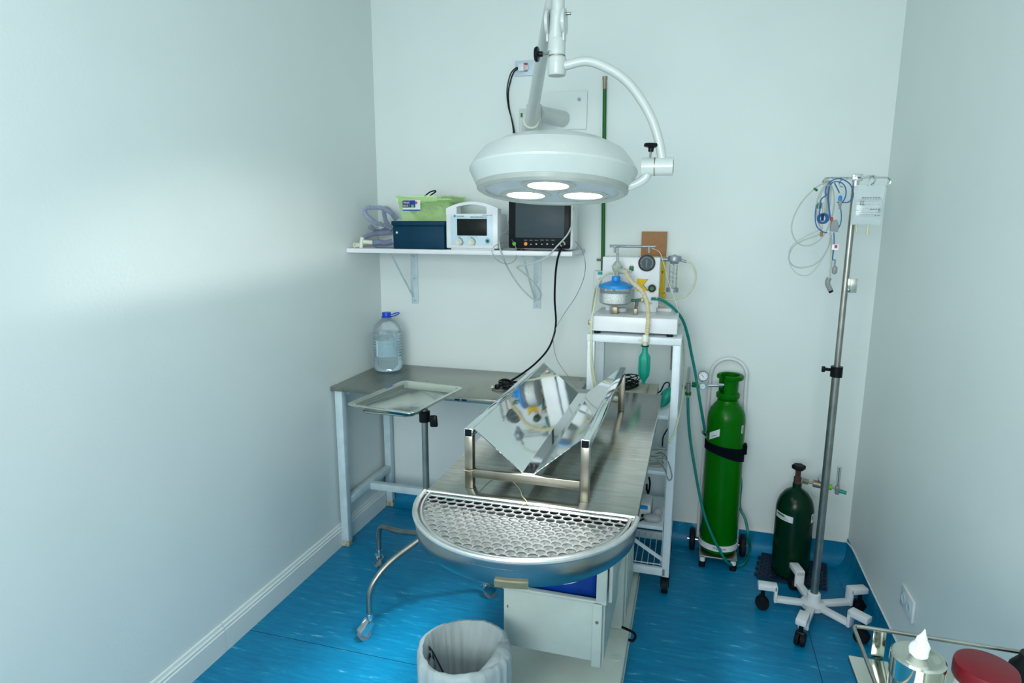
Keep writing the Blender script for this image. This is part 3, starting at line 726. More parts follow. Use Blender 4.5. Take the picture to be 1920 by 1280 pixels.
dl = obj('dial', MB().cyl(c0, c0+Vector((0, -0.006, 0)), 0.0125, 0.0115, 26), 'greywire', t)
obj('dial_center', MB().cyl(c0+Vector((0, -0.006, 0)), c0+Vector((0, -0.0085, 0)), 0.0075, seg=22), 'black', dl)
ic = MB()
for k, px in enumerate([(0.8937,-0.3045,1.453), (0.9176,-0.3045,1.453), (0.9427,-0.3045,1.454), (0.9664,-0.3045,1.454), (0.9912,-0.3045,1.454)]):
    p = Vector(px); ic.box(p+Vector((-0.003, 0, -0.003)), p+Vector((0.003, -0.0006, 0.001+0.002*(k % 2)))); 
for k, px in enumerate([(0.8707,-0.3045,1.469), (0.8947,-0.3045,1.469), (0.9187,-0.3045,1.469), (0.9437,-0.3045,1.47), (0.9674,-0.3045,1.47), (0.9921,-0.3045,1.47)]):
    p = Vector(px); dashes(ic, p.x-0.008, p.x+0.007, p.y, p.z, 0.0016, 5, k)
obj('button_print', ic, 'greywire', t)

# cables at the monitor
tag(obj('monitor_cable', MB().tube([(1.066,-0.27,1.627),(1.085,-0.3,1.587),(1.079,-0.315,1.547),(1.058,-0.32,1.496),(1.014,-0.335,1.444),(0.9731,-0.36,1.398),(0.9074,-0.36,1.371),(0.8473,-0.34,1.359),(0.8415,-0.33,1.35),(0.8739,-0.3,1.316),(0.9103,-0.27,1.272),(0.9255,-0.24,1.227),(0.9051,-0.22,1.198),(0.8729,-0.22,1.21),(0.8237,-0.23,1.26),(0.7835,-0.27,1.336),(0.7728,-0.34,1.406),(0.7573,-0.33,1.452),(0.7388,-0.26,1.486),(0.7574,-0.2,1.507)], 0.0036, 8), 'greywire', loc=(0.9, -0.3, SZ)), 'thick pale grey cable draped over the monitor and looping below the shelf', 'cable')
tag(obj('sensor_wire', MB().tube([(0.7758,-0.25,1.552),(0.7755,-0.27,1.505),(0.8136,-0.31,1.464),(0.8321,-0.32,1.429),(0.8362,-0.345,1.389),(0.8007,-0.35,1.367),(0.7572,-0.35,1.382),(0.7291,-0.35,1.417),(0.737,-0.345,1.441),(0.7604,-0.32,1.455),(0.7752,-0.26,1.455)], 0.0014, 6), 'pole', loc=(0.82, -0.3, SZ)), 'thin dark wire looping at the left edge of the monitor', 'cable')
tag(obj('power_cable', MB().tube([(1.062,-0.3,1.447),(1.04,-0.33,1.443),(1.025,-0.345,1.405),(1.005,-0.3,1.333),(0.9807,-0.2,1.205),(0.9749,-0.14,1.072),(0.9502,-0.16,0.9724),(0.8964,-0.2,0.9004),(0.83,-0.24,0.846),(0.777,-0.28,0.8135)], 0.0046, 8), 'black', loc=(0.95, -0.3, SZ)), 'thick black cable hanging from monitor down to the bench top', 'cable')
tag(obj('thin_wire', MB().tube([(1.08,-0.26,1.466),(1.114,-0.29,1.436),(1.133,-0.3,1.382),(1.121,-0.25,1.309),(1.082,-0.22,1.222),(1.031,-0.2,1.145),(0.9831,-0.2,1.057),(0.9791,-0.2,0.9941),(1.008,-0.25,0.9308),(1.088,-0.4,0.8968),(1.161,-0.55,0.8861),(1.239,-0.7,0.8802),(1.278,-0.8,0.8989)], 0.0013, 6), 'pole', loc=(1.0, -0.25, SZ)), 'thin dark wire trailing from monitor down behind the trough', 'cable')
# coil with plug on bench
cm = MB(); rd = random.Random(4)
for k in range(5):
    rr = rd.uniform(0.022, 0.040); cx, cy = 0.785+rd.uniform(-0.012, 0.02), -0.285+rd.uniform(-0.02, 0.02)
    cm.tube([(cx+rr*1.3*math.cos(a), cy+rr*math.sin(a), BZ+0.006+0.005*k+0.004*math.sin(2*a+k)) for a in [i*0.55+k for i in range(12)]], 0.0032, 6, step=4)
cm.box((0.765, -0.315, BZ), (0.800, -0.270, BZ+0.022), 0.004).box((0.735, -0.335, BZ), (0.756, -0.315, BZ+0.016), 0.003)
cm.tube([(0.745, -0.325, BZ+0.008), (0.73, -0.35, BZ+0.003), (0.745, -0.385, BZ+0.003), (0.79, -0.40, BZ+0.003), (0.80, -0.37, BZ+0.003)], 0.0012, 6)
cc = obj('coiled_cable', cm, 'black', loc=(0.78, -0.3, BZ)); tag(cc, 'small heap of coiled black cable with plugs on the steel bench', 'cable')
obj('plug', MB().box((0.722, -0.348, BZ+0.001), (0.734, -0.330, BZ+0.012), 0.002), 'ivory', cc, label='small white plug')

# ---------------------------------------------------------------- wall plates, pipe
t = thing('power_outlet', 'white wall outlet plate with plugged-in white plug beside the lamp arm', 'power outlet', (0.77, -0.003, 2.25))
obj('plate', MB().box((0.7326,-0.008,2.214), (0.8348,-0.0005,2.282), 0.002), 'panelblue', t)
obj('red_insert', MB().box((0.774,-0.0095,2.232), (0.7947,-0.007,2.27)), 'redlabel', t)
pw = thing('power_plug', 'white plug with two black cords in the upper wall outlet', 'plug', (0.7769,-0.03,2.244))
obj('plug_body', MB().box((0.7546,-0.032,2.231), (0.7815,-0.0098,2.265), 0.003).cyl((0.7844,-0.02,2.246), (0.7918,-0.0098,2.248), 0.012), 'white', pw)
obj('cord', MB().tube([(0.7534,-0.03,2.247),(0.7379,-0.03,2.241),(0.7155,-0.025,2.217),(0.699,-0.02,2.153),(0.7053,-0.02,2.081),(0.7238,-0.02,2.018),(0.7362,-0.02,1.962),(0.7426,-0.02,1.911)] + [(0.765, -0.03, 1.82), (0.80, -0.06, 1.62), (0.83, -0.155, 1.55)], 0.003, 7).tube([(0.7521,-0.025,2.243),(0.7307,-0.015,2.232),(0.7148,-0.012,2.198),(0.7028,-0.012,2.143),(0.7078,-0.012,2.076),(0.7202,-0.012,2.02),(0.7278,-0.012,1.974),(0.7311,-0.012,1.912)] + [(0.758, -0.02, 1.80), (0.79, -0.05, 1.60), (0.84, -0.160, 1.50)], 0.003, 7), 'black', pw)
t = thing('gas_pipe', 'thin vertical green gas pipe on the back wall behind the lamp', 'pipe', (1.16, -0.012, 1.3))
obj('pipe_run', MB().cyl((1.154,-0.014,2.173), (1.17,-0.014,1.322), 0.0085), 'pipe', t)
obj('pipe_end', MB().cyl((1.155,-0.014,2.135), (1.153,-0.014,2.189), 0.0092).box((1.141,-0.004,2.176), (1.164,-0.0005,2.192)), 'brass', t)
t = thing('gas_outlet_box', 'small white medical gas outlet box with teal label at foot of pipe', 'gas outlet', (1.152,-0.02,1.266))
obj('box_body', MB().box((1.132,-0.05,1.241), (1.175,-0.0005,1.324), 0.004), 'white', t)
obj('teal_label', MB().box((1.153,-0.0515,1.307), (1.182,-0.0495,1.321)), 'tealink', t)
obj('gauge', MB().cyl((1.163,-0.05,1.287), (1.165,-0.06,1.288), 0.008), 'greymetal', t)
obj('side_valve', MB().cyl((1.143,-0.03,1.375), (1.167,-0.02,1.375), 0.006), 'brass', t)
tag(obj('wall_tube', MB().tube([(1.255,-0.3,1.333),(1.201,-0.2,1.3),(1.162,-0.15,1.254),(1.145,-0.12,1.177),(1.177,-0.35,1.126),(1.197,-0.49,1.049),(1.205,-0.49,0.9374),(1.222,-0.49,0.8597)], 0.0042, 8), 'cream_tube', loc=(1.18, -0.3, 1.1)), 'pale yellow tubing hanging down the left side of the white rack', 'tubing')

# ---------------------------------------------------------------- surgical lamp
t = thing('surgical_lamp', 'large white round surgical lamp with three lit bulbs on jointed wall arm', 'surgical lamp', (0.95, -0.005, 2.02))
obj('wall_plate', MB().box((0.8045,-0.01,1.967), (1.076,-0.0005,2.135), 0.003), 'wall', t)
obj('plate_cap', MB().cyl((1.039,-0.01,2.098), (1.04,-0.014,2.097), 0.008), 'greymetal', t)
obj('wall_tube', MB().cyl((0.965, -0.012, 2.015), (0.885, -0.155, 2.022), 0.036, 0.032, 28).cyl((0.8675, -0.17, 1.95), (0.8675, -0.17, 2.055), 0.034, seg=28), 'lampwhite', t)
obj('transformer_box', MB().box((0.808, -0.205, 1.93), (0.862, -0.14, 2.035), 0.004), 'lampwhite', t)
obj('indicator', MB().box((0.8167,-0.207,1.999), (0.8256,-0.2045,2.016)), 'green', t)
obj('box_knob', MB().cyl((0.852, -0.165, 2.034), (0.852, -0.165, 2.044), 0.0065), 'black', t)
A0 = Vector((0.848, -0.175, 1.94)); A1 = Vector((1.140, -1.06, 2.165))
obj('spring_arm', MB().tube([A0.lerp(A1, k/20) for k in range(21)], lambda u: 0.0345 if u < 0.14 else 0.0262-0.008*u, 22, smooth=False), 'lampwhite', t)
obj('arm_band', MB().tube([A0.lerp(A1, 0.125), A0.lerp(A1, 0.133)], 0.0352, 22, smooth=False), 'ivory', t)
JX, JY = 1.185, -1.15
jd = MB().cyl((JX-0.010, JY, 2.015), (JX-0.004, JY, 2.12), 0.021, 0.021, 26)
jd.tube([(JX-0.002, JY, 2.07), (JX-0.002, JY-0.004, 2.14), (JX-0.006, JY+0.01, 2.19), (JX-0.02, JY+0.05, 2.20), A1], 0.018, 16)
obj('elbow_joint', jd, 'lampwhite', t)
for dx in (-0.026, 0.020):
    obj('joint_disc', MB().cyl((JX-0.004+dx-0.004, JY-0.002, 2.092), (JX-0.004+dx+0.004, JY-0.002, 2.092), 0.034, seg=30).bar((JX-0.004+dx, JY-0.002, 2.092), (JX-0.004+dx, JY-0.002, 2.040), 0.007, 0.026, 0.003, upv=(0, 1, 0)), 'lampwhite', t)
obj('joint_bolt', MB().cyl((JX-0.036, JY-0.002, 2.112), (JX+0.034, JY-0.002, 2.112), 0.004, seg=12), 'pole', t)
obj('swivel', MB().lathe([(0, 1.951), (0.024, 1.952), (0.0262, 1.957), (0.0262, 1.998), (0.0225, 2.002), (0.0225, 2.0045), (0.0235, 2.005), (0.0235, 2.045), (0.021, 2.05), (0, 2.05)], (JX-0.004, JY, 0), 30), 'lampwhite', t)
obj('swivel_gap', MB().cyl((JX-0.004, JY, 2.0025), (JX-0.004, JY, 2.0055), 0.0236, seg=30), 'brass', t)
def knob(p, d, parent):
    p, d = Vector(p), Vector(d).normalized(); R = d.to_track_quat('Z', 'Y').to_matrix().to_4x4()
    m = MB().cyl(p, p+d*0.020, 0.003, seg=8)
    k = MB().lathe([(0, 0.018), (0.007, 0.018), (0.008, 0.028), (0.012, 0.030), (0.019, 0.031), (0.021, 0.035), (0.019, 0.040), (0, 0.041)], seg=24, mtx=Matrix.Translation(p) @ R)
    for v in k.bm.verts: pass
    o = obj('lock_screw', m, 'pole', parent); obj('lock_knob', k, 'black', o)
knob((JX-0.027, JY, 2.012), (-1, 0, 0.02), t)
ARC = [(JX+0.018, JY, 1.977), (1.266,-1.15,1.985), (1.325,-1.15,1.963), (1.378,-1.15,1.926), (1.42,-1.15,1.875), (1.453,-1.15,1.818), (1.473,-1.15,1.761), (1.483,-1.15,1.715)]
obj('curved_arm', MB().tube(ARC, lambda u: 0.0125, 18, step=8), 'lampwhite', t)
YK = Vector((1.468, JY, 1.698))
yo = MB().cyl(YK+Vector((-0.040, 0, 0.0)), YK+Vector((0.045, 0, 0.0)), 0.0245, seg=28)
obj('yoke', yo, 'lampwhite', t)
obj('yoke_gap', MB().cyl(YK+Vector((-0.006, 0, 0)), YK+Vector((-0.003, 0, 0)), 0.0250, seg=28).cyl(YK+Vector((0.0445, 0, 0)), YK+Vector((0.046, 0, 0)), 0.018, seg=28), 'brass', t)
knob(YK+Vector((-0.018, 0, 0.022)), (0.05, 0, 1), t)
obj('head_stem', MB().tube([YK+Vector((-0.020, 0, -0.012)), YK+Vector((-0.035, 0, -0.035)), YK+Vector((-0.075, 0, -0.052)), YK+Vector((-0.12, 0, -0.045))], 0.013, 14), 'lampwhite', t)
HC = Vector((1.174, JY, 1.688)); HR = Matrix.Translation(HC) @ Matrix.Rotation(math.radians(-7.5), 4, 'X')
head = MB().lathe([(0, 0.098), (0.10, 0.093), (0.16, 0.078), (0.205, 0.055), (0.228, 0.026), (0.2425, 0.002), (0.243, -0.004), (0.222, -0.044), (0.217, -0.046), (0.215, -0.040), (0.0, -0.036)], seg=72, mtx=HR)
obj('lamp_housing', head, 'lampwhite', t, ang=22)
obj('lamp_rim', MB().lathe([(0.192, -0.052), (0.194, -0.060), (0.208, -0.0625), (0.219, -0.056), (0.221, -0.044), (0.20, -0.042)], seg=72, mtx=HR, closed_prof=True), 'lampgrey', t)
obj('face_plate', MB().lathe([(0, -0.054), (0.193, -0.0545), (0.193, -0.050), (0, -0.050)], seg=64, mtx=HR), 'lampface', t)
for k, (a, r) in enumerate(((math.radians(-84), 0.096), (math.radians(40), 0.104), (math.radians(152), 0.104))):
    L = HR @ Matrix.Translation((r*math.cos(a), r*math.sin(a), 0))
    ho = obj('bulb_ring', MB().lathe([(0.057, -0.054), (0.057, -0.058), (0.066, -0.0595), (0.076, -0.056), (0.077, -0.054)], seg=36, mtx=L), 'lampgrey', t)
    obj('bulb', MB().lathe([(0, -0.0565), (0.057, -0.0565), (0.057, -0.054)], seg=36, mtx=L), 'lampon', ho)
    p = L @ Vector((0, 0, -0.075)); d = (HR.to_3x3() @ Vector((0, 0, -1)))
    light('lamp_beam', 'SPOT', p, p+d, 44, (0.97, 1.0, 1.0), spot_size=math.radians(64), spot_blend=0.7, shadow_soft_size=0.05)

# ---------------------------------------------------------------- white rack trolley
t = thing('rack_trolley', 'tall white metal rack trolley on black castors behind the operating table', 'trolley', (1.37, -0.33, 0))
RX0, RX1, RY0, RY1, RZ = 1.196, 1.536, -0.468, -0.165, 1.100
q = 0.015
for x, y in ((RX0, RY0), (RX1, RY0), (RX0, RY1), (RX1, RY1)):
    p_ = obj('post', MB().box((x-q, y-q, 0.075), (x+q, y+q, RZ-0.025), 0.002), 'rack', t)
    x2 = x-0.006
    cs = obj('castor_wheel', MB().cyl((x-0.013, y-0.004, 0.031), (x+0.013, y-0.004, 0.031), 0.031, 0.031, 24), 'rubber', t)
    obj('castor_fork', MB().cyl((x, y, 0.06), (x, y, 0.076), 0.010).box((x-0.018, y-0.014, 0.030), (x-0.0145, y+0.014, 0.068), 0.001).box((x+0.0145, y-0.014, 0.030), (x+0.018, y+0.014, 0.068), 0.001).box((x-0.018, y-0.014, 0.063), (x+0.018, y+0.014, 0.068)), 'black', cs)
obj('top_shelf', MB().box((RX0-q, RY0-q, RZ-0.030), (RX1+q, RY1+q, RZ-0.024), 0.001).box((RX0-q-0.001, RY0-q-0.003, RZ-0.028), (RX1+q+0.001, RY0-q+0.004, RZ), 0.002).box((RX0-q, RY1+q-0.004, RZ-0.028), (RX1+q, RY1+q, RZ), 0.002)
    .box((RX0-q-0.002, RY0-q, RZ-0.028), (RX0-q+0.003, RY1+q, RZ), 0.002).box((RX1+q-0.003, RY0-q, RZ-0.028), (RX1+q+0.002, RY1+q, RZ), 0.002).box((RX0-q, RY0-q, RZ-0.006), (RX1+q, RY1+q, RZ), 0.001), 'rack', t)
SHZ = (0.775, 0.535, 0.290)
for z in SHZ:
    sh = MB().box((RX0-0.010, RY0+0.006, z-0.016), (RX1-0.018, RY1+0.010, z), 0.002)
    s_ = obj('shelf', sh, 'rack', t)
    rods = MB()
    for x in (RX0+0.018, RX1-0.020):
        rods.tube([(x, RY0+0.02, z-0.015), (x+0.003, RY0+0.025, z-0.12), (x+0.001, RY0+0.02, z-0.19)], 0.0022, 6)
    obj('shelf_hook', rods, 'rack', s_)
ws = MB().box((RX0, RY0-q, 0.078), (RX1, RY0+q*0.2, 0.112), 0.002).box((RX0, RY1-q*0.2, 0.078), (RX1, RY1+q, 0.112), 0.002)
ws.box((RX0-q, RY0, 0.078), (RX0+q*0.2, RY1, 0.112), 0.002).box((RX1-q*0.2, RY0, 0.078), (RX1+q, RY1, 0.112), 0.002)
obj('base_frame', ws, 'rack', t)
wr = MB(); k = 0
x = RX0+0.03
while x < RX1-0.012:
    wr.tube([(x, RY0+0.006, 0.113), (x, RY1-0.006, 0.113)], 0.0018, 6, smooth=False); x += 0.026
wr.tube([(RX0+0.01, RY0+0.012, 0.115), (RX1-0.012, RY0+0.012, 0.115)], 0.0022, 6, smooth=False).tube([(RX0+0.01, RY1-0.012, 0.115), (RX1-0.012, RY1-0.012, 0.115)], 0.0022, 6, smooth=False)
obj('wire_shelf', wr, 'rack', t)
obj('diagonal_brace', MB().bar((RX1-0.012, RY0+0.016, 0.135), (RX0+0.12, RY0+0.016, 0.262), 0.004, 0.016), 'rack', t)
obj('rear_brace', MB().tube([(RX0+0.02, RY1, 1.07), (RX0-0.005, RY1+0.004, 0.93)], 0.003, 6, smooth=False).tube([(RX1-0.03, RY1, 1.07), (RX1-0.028, RY1, 0.90)], 0.003, 6, smooth=False), 'pole', t)

# ---------------------------------------------------------------- anaesthesia machine
AZ = RZ+0.012
t = thing('anesthesia_machine', 'white veterinary anaesthesia machine with round gauge and blue-lidded canister on rack top', 'anaesthesia machine', (1.36, -0.32, RZ))
obj('base_block', MB().box((1.192, -0.470, AZ), (1.533, -0.185, AZ+0.062), 0.004), 'white', t)
for x, y in ((1.215, -0.45), (1.505, -0.45), (1.215, -0.205), (1.505, -0.205)):
    obj('rubber_foot', MB().cyl((x, y, RZ), (x, y, AZ+0.001), 0.013), 'rubber', t)
obj('side_knob', MB().box((1.176, -0.455, AZ+0.022), (1.192, -0.440, AZ+0.040), 0.002), 'brass', t)
BT = AZ+0.062
cbx = MB().box((1.208, -0.300, BT+0.095), (1.447, -0.215, 1.404), 0.004)
obj('cabinet', cbx, 'white', t)
obj('lower_cabinet', MB().box((1.345, -0.297, BT), (1.440, -0.215, BT+0.095), 0.003), 'white', t)
obj('rear_pillar', MB().box((1.225, -0.280, BT), (1.242, -0.262, BT+0.095)).box((1.44, -0.25, BT), (1.50, -0.19, BT+0.012)), 'white', t)
g0 = Vector((1.393,-0.3005,1.381))
ga = obj('gauge', MB().lathe([(0, 0), (0.0345, 0), (0.0355, 0.004), (0.0345, 0.010), (0.030, 0.010), (0.029, 0.006)], seg=40, mtx=Matrix.Translation(g0) @ Matrix.Rotation(PI/2, 4, 'X')), 'black', t)
obj('gauge_face', MB().cyl(g0+Vector((0, -0.003, 0)), g0+Vector((0, -0.0065, 0)), 0.0295, seg=40), 'screen', ga)
tk = MB()
for k in range(25):
    a = math.radians(-40+260*k/24); d = Vector((math.cos(a), 0, math.sin(a))); tk.bar(g0+d*0.0215+Vector((0, -0.0068, 0)), g0+d*(0.026 if k % 3 else 0.0275)+Vector((0, -0.0068, 0)), 0.0009, 0.0006, upv=(0, 1, 0))
tk.bar(g0+Vector((0, -0.0075, -0.018)), g0+Vector((0, -0.0075, 0.014)), 0.0014, 0.0006, upv=(0, 1, 0))
# tk.lathe([(0.012, 0), (0.0135, 0), (0.0135, 0.0006), (0.012, 0.0006)], seg=24, mtx=Matrix.Translation(g0+Vector((0, -0.0066, 0))) @ Matrix.Rotation(PI/2, 4, 'X'), closed_prof=True)
obj('dial_marks', tk, 'greywire', ga)
k0 = Vector((1.419,-0.2985,1.276))
kn = obj('control_knob', MB().cyl(k0, k0+Vector((0, -0.018, 0)), 0.0165, 0.0155, 28), 'black', t)
obj('knob_cap', MB().cyl(k0+Vector((0, -0.018, 0)), k0+Vector((0, -0.0195, 0)), 0.0085, seg=22), 'green', kn)
k0 = Vector((1.33,-0.3005,1.359))
obj('green_button', MB().box(k0+Vector((-0.008, -0.012, -0.012)), k0+Vector((0.010, 0.001, 0.008)), 0.003), 'green', t)
obj('button_lens', MB().cyl(k0+Vector((-0.002, -0.012, -0.012)), k0+Vector((-0.002, -0.020, -0.012)), 0.005).box(k0+Vector((-0.006, -0.006, 0.008)), k0+Vector((0.006, 0, 0.014))), 'greymetal', t)
ya = MB().prism([((1.355,-0.3,1.315)[0], (1.355,-0.3,1.315)[2]), ((1.4,-0.3,1.314)[0], (1.4,-0.3,1.314)[2]), ((1.382,-0.3,1.289)[0], (1.382,-0.3,1.289)[2]), ((1.403,-0.3,1.265)[0], (1.403,-0.3,1.265)[2]), ((1.356,-0.3,1.261)[0], (1.356,-0.3,1.261)[2])], 'y', -0.3005, -0.295)
lcx = (1.358,-0.297,1.263)
obj('yellow_panel', ya, 'yellow', t)
obj('black_arrow', MB().bar(Vector((1.401,-0.301,1.314)), Vector((1.382,-0.301,1.289)), 0.0015, 0.003, upv=(0, 1, 0)).bar(Vector((1.382,-0.301,1.289)), Vector((1.403,-0.301,1.265)), 0.0015, 0.003, upv=(0, 1, 0)), 'ink', t)
obj('panel_plate', MB().box((1.358,-0.296,1.195), (1.446,-0.292,1.315), 0.001), 'white', t)
hb = MB().cyl((1.232,-0.27,1.448), (1.423,-0.27,1.448), 0.0055).cyl((1.254,-0.27,1.448), (1.255,-0.27,1.419), 0.005).cyl((1.397,-0.27,1.45), (1.398,-0.27,1.421), 0.005)
obj('carry_handle', hb, 'greymetal', t)
# soda lime canister
cc = ((1.277,-0.385,1.236)[0], -0.385)
cn_ = BT
obj('brass_socket', MB().box((cc[0]-0.013, cc[1]-0.013, BT), (cc[0]+0.013, cc[1]+0.013, BT+0.030), 0.003), 'brass', t)
jar = MB().lathe([(0.012, BT+0.030), (0.030, BT+0.034), (0.056, BT+0.042), (0.064, BT+0.048), (0.0655, BT+0.056), (0.0655, BT+0.118)], (cc[0], cc[1], 0), 44)
obj('canister_jar', jar, 'clear', t)
obj('soda_lime', MB().lathe([(0, BT+0.047), (0.058, BT+0.047), (0.0635, BT+0.056), (0.0635, BT+0.088), (0.0, BT+0.092)], (cc[0], cc[1], 0), 40), 'granule', t)['kind'] = 'stuff'
obj('canister_lid', MB().lathe([(0, BT+0.156), (0.016, BT+0.156), (0.0175, BT+0.152), (0.018, BT+0.138), (0.030, BT+0.134), (0.058, BT+0.124), (0.068, BT+0.120), (0.070, BT+0.115), (0.069, BT+0.109), (0, BT+0.109)], (cc[0], cc[1], 0), 44), 'bluelid', t)
obj('inner_tube', MB().tube([(cc[0]-0.010, cc[1], BT+0.112), (cc[0]-0.008, cc[1], BT+0.100), (cc[0]-0.003, cc[1], BT+0.086)], 0.006, 10), 'teal', t)
vb = MB().lathe([(0, BT+0.156), (0.008, BT+0.156), (0.012, BT+0.170), (0.020, BT+0.180), (0.022, BT+0.196), (0.016, BT+0.204), (0.012, BT+0.212), (0.005, BT+0.216), (0.005, 1.425), (0.0, 1.426)], (cc[0]+0.001, cc[1]+0.02, 0), 24)
vb.tube([(cc[0], cc[1]+0.02, BT+0.185), (cc[0]+0.018, cc[1]+0.01, BT+0.178), (cc[0]+0.034, cc[1]+0.005, BT+0.176)], 0.012, 14)
obj('clear_valve', vb, clear('valve_plastic', (0.80, 0.84, 0.76, 1), 0.12, 0.70), t)
rb = MB()
for k in range(11): rb.lathe([(0.0052, 0), (0.0068, 0.001), (0.0052, 0.002)], (cc[0]+0.001, cc[1]+0.02, BT+0.220+k*0.0055), 14)
obj('graduations', rb, 'greyplug', t)
obj('brass_elbow', MB().box((1.377,-0.34,1.219), (1.39,-0.325,1.238), 0.002).box((1.353, -0.40, BT), (1.371, -0.38, BT+0.026), 0.003).cyl((1.362, -0.39, BT+0.02), (1.362, -0.335, BT+0.052), 0.007), 'brass', t)
# right-hand clear relief valve
vx = Vector((1.503,-0.25,1.393))
rv = MB().lathe([(0, -0.016), (0.016, -0.016), (0.019, -0.008), (0.027, -0.006), (0.029, 0.006), (0.026, 0.016), (0.012, 0.019), (0.0, 0.019)], vx, 26)
rv.cyl(vx+Vector((0, 0, 0.018)), vx+Vector((0, 0, 0.026)), 0.003).bar(vx+Vector((-0.009, 0, 0.028)), vx+Vector((0.009, 0, 0.026)), 0.003, 0.004)
rv.cyl((1.447, -0.25, vx.z+0.002), (vx.x-0.02, -0.25, vx.z+0.002), 0.0085).cyl(vx+Vector((0.026, 0, -0.002)), vx+Vector((0.048, 0, -0.006)), 0.0055)
rv.cyl(vx+Vector((-0.003, 0, -0.016)), vx+Vector((-0.003, 0, -0.118)), 0.0032)
obj('relief_valve', rv, 'greymetal', t)
obj('valve_cup', MB().cyl(vx+Vector((-0.003, 0, -0.135)), vx+Vector((-0.003, 0, -0.118)), 0.0255, seg=28), 'greymetal', t)
obj('valve_tube', MB().lathe([(0.018, -0.118), (0.018, -0.02)], vx+Vector((-0.003, 0, 0)), 26), 'clear', t)
sp = MB().tube([(vx.x-0.003+0.0145*math.cos(a), vx.y+0.0145*math.sin(a), vx.z-0.115+0.0030*a) for a in [i*0.7 for i in range(40)]], 0.0016, 6, step=3)
obj('spring', sp, 'ivory', t)
tag(obj('cream_tube', MB().tube([tuple(vx+Vector((0.046, 0, -0.006)))] + [(1.569,-0.25,1.382),(1.586,-0.25,1.355),(1.593,-0.25,1.322),(1.587,-0.25,1.288),(1.57,-0.25,1.257),(1.544,-0.25,1.236),(1.512,-0.25,1.228),(1.474,-0.26,1.226),(1.437,-0.31,1.235)], 0.0042, 8), 'cream_tube', loc=(1.5, -0.25, 1.3)), 'pale yellow tube arching from the right valve of anaesthesia machine', 'tubing')
(obj('hanging_string', MB().tube([(1.407,-0.275,1.443),(1.442,-0.31,1.428),(1.454,-0.31,1.403),(1.47,-0.32,1.357),(1.489,-0.33,1.298),(1.504,-0.32,1.259),(1.519,-0.31,1.22),(1.529,-0.3,1.188),(1.533,-0.27,1.167)], 0.0010, 6), 'paper', t))
tag(obj('drain_tube', MB().tube([(1.391,-0.32,1.217),(1.458,-0.26,1.201),(1.507,-0.2,1.158),(1.53,-0.16,1.111),(1.555,-0.12,1.024),(1.568,-0.14,0.9067),(1.566,-0.3,0.8254),(1.55,-0.55,0.7608),(1.528,-0.6,0.71)], 0.0042, 8), 'cream_tube', loc=(1.5, -0.2, 1.1)), 'pale yellow tubing running down the right rack post to table edge', 'tubing')
tag(obj('canister_tube', MB().tube([(cc[0]-0.012, cc[1]+0.02, BT+0.165)] + [(1.246,-0.37,1.34),(1.221,-0.38,1.322),(1.207,-0.4,1.295),(1.206,-0.44,1.257),(1.204,-0.48,1.212),(1.197,-0.495,1.148),(1.201,-0.495,1.028),(1.212,-0.495,0.9391),(1.225,-0.495,0.877)], 0.0040, 8), 'cream_tube', loc=(1.2, -0.4, 1.2)), 'pale tubing arching from blue-lidded canister down the rack front', 'tubing')
tag(obj('teal_link_hose', MB().tube([(1.325,-0.33,1.225),(1.351,-0.33,1.226),(1.38,-0.33,1.229)], 0.0062, 10), 'teal', loc=(1.3, -0.33, 1.2)), 'short teal hose between the blue-lidded canister and brass elbow', 'hose')
tag(obj('white_filter', MB().lathe([(0, 0), (0.022, 0.002), (0.026, 0.010), (0.022, 0.018), (0, 0.022)], (1.295, -0.33, BT), 26), 'white', loc=(1.295, -0.33, BT)), 'round white filter lying on the anaesthesia machine base', 'filter')

# yellow carton with cardboard back hung on the wall
t = thing('sharps_carton', 'yellow and brown cardboard disposal carton on wall behind the anaesthesia machine', 'carton', (1.398,-0.06,1.253))
obj('cardboard_back', MB().box((1.345,-0.03,1.371), (1.458,-0.018,1.507), 0.001), 'card', t)
obj('yellow_box', MB().box((1.332,-0.12,1.237), (1.457,-0.005,1.396), 0.002).box((1.449,-0.1,1.21), (1.465,-0.04,1.233)), 'yellow', t)
pr = MB(); p = Vector((1.451,-0.1212,1.331))
pr.prism([(p.x-0.004, p.z), (p.x+0.004, p.z), (p.x, p.z+0.007)], 'y', -0.1215, -0.1205).box(p+Vector((-0.0012, -0.0003, -0.006)), p+Vector((0.0012, 0.0005, 0)))
obj('arrow_print', pr, 'ink', t)

# breathing hose and green bag
t = thing('breathing_bag', 'teal green rubber breathing bag hanging tip down from the cream corrugated hose', 'breathing bag', (1.417,-0.5,0.9151))
bgx, bgy = (1.414,-0.5,0.9979)[0], -0.50
def zy(py): 
    return 0
ZT, ZB = (1.411,-0.5,1.067)[2], (1.417,-0.5,0.9085)[2]
H = ZT-ZB
bag = MB()
prof = [(0.0, ZB), (0.006, ZB+0.002), (0.009, ZB+0.02*H/0.17), (0.013, ZB+0.15*H), (0.0225, ZB+0.25*H), (0.0245, ZB+0.40*H), (0.0245, ZB+0.66*H), (0.0225, ZB+0.74*H), (0.014, ZB+0.81*H), (0.0115, ZB+0.84*H), (0.0115, ZB+0.97*H), (0.0145, ZB+0.98*H), (0.0145, ZT), (0.0, ZT)]
bag.lathe(prof, (bgx, bgy, 0), 48)
for v in bag.bm.verts:
    dx, dy = v.co.x-bgx, v.co.y-bgy; r = math.hypot(dx, dy)
    if r > 0.012 and ZB+0.05*H < v.co.z < ZB+0.78*H:
        a = math.atan2(dy, dx); k = 1-0.13*(0.5+0.5*math.cos(8*a)); v.co.x = bgx+dx*k; v.co.y = bgy+dy*k
obj('bag_body', bag, 'tealbag', t)
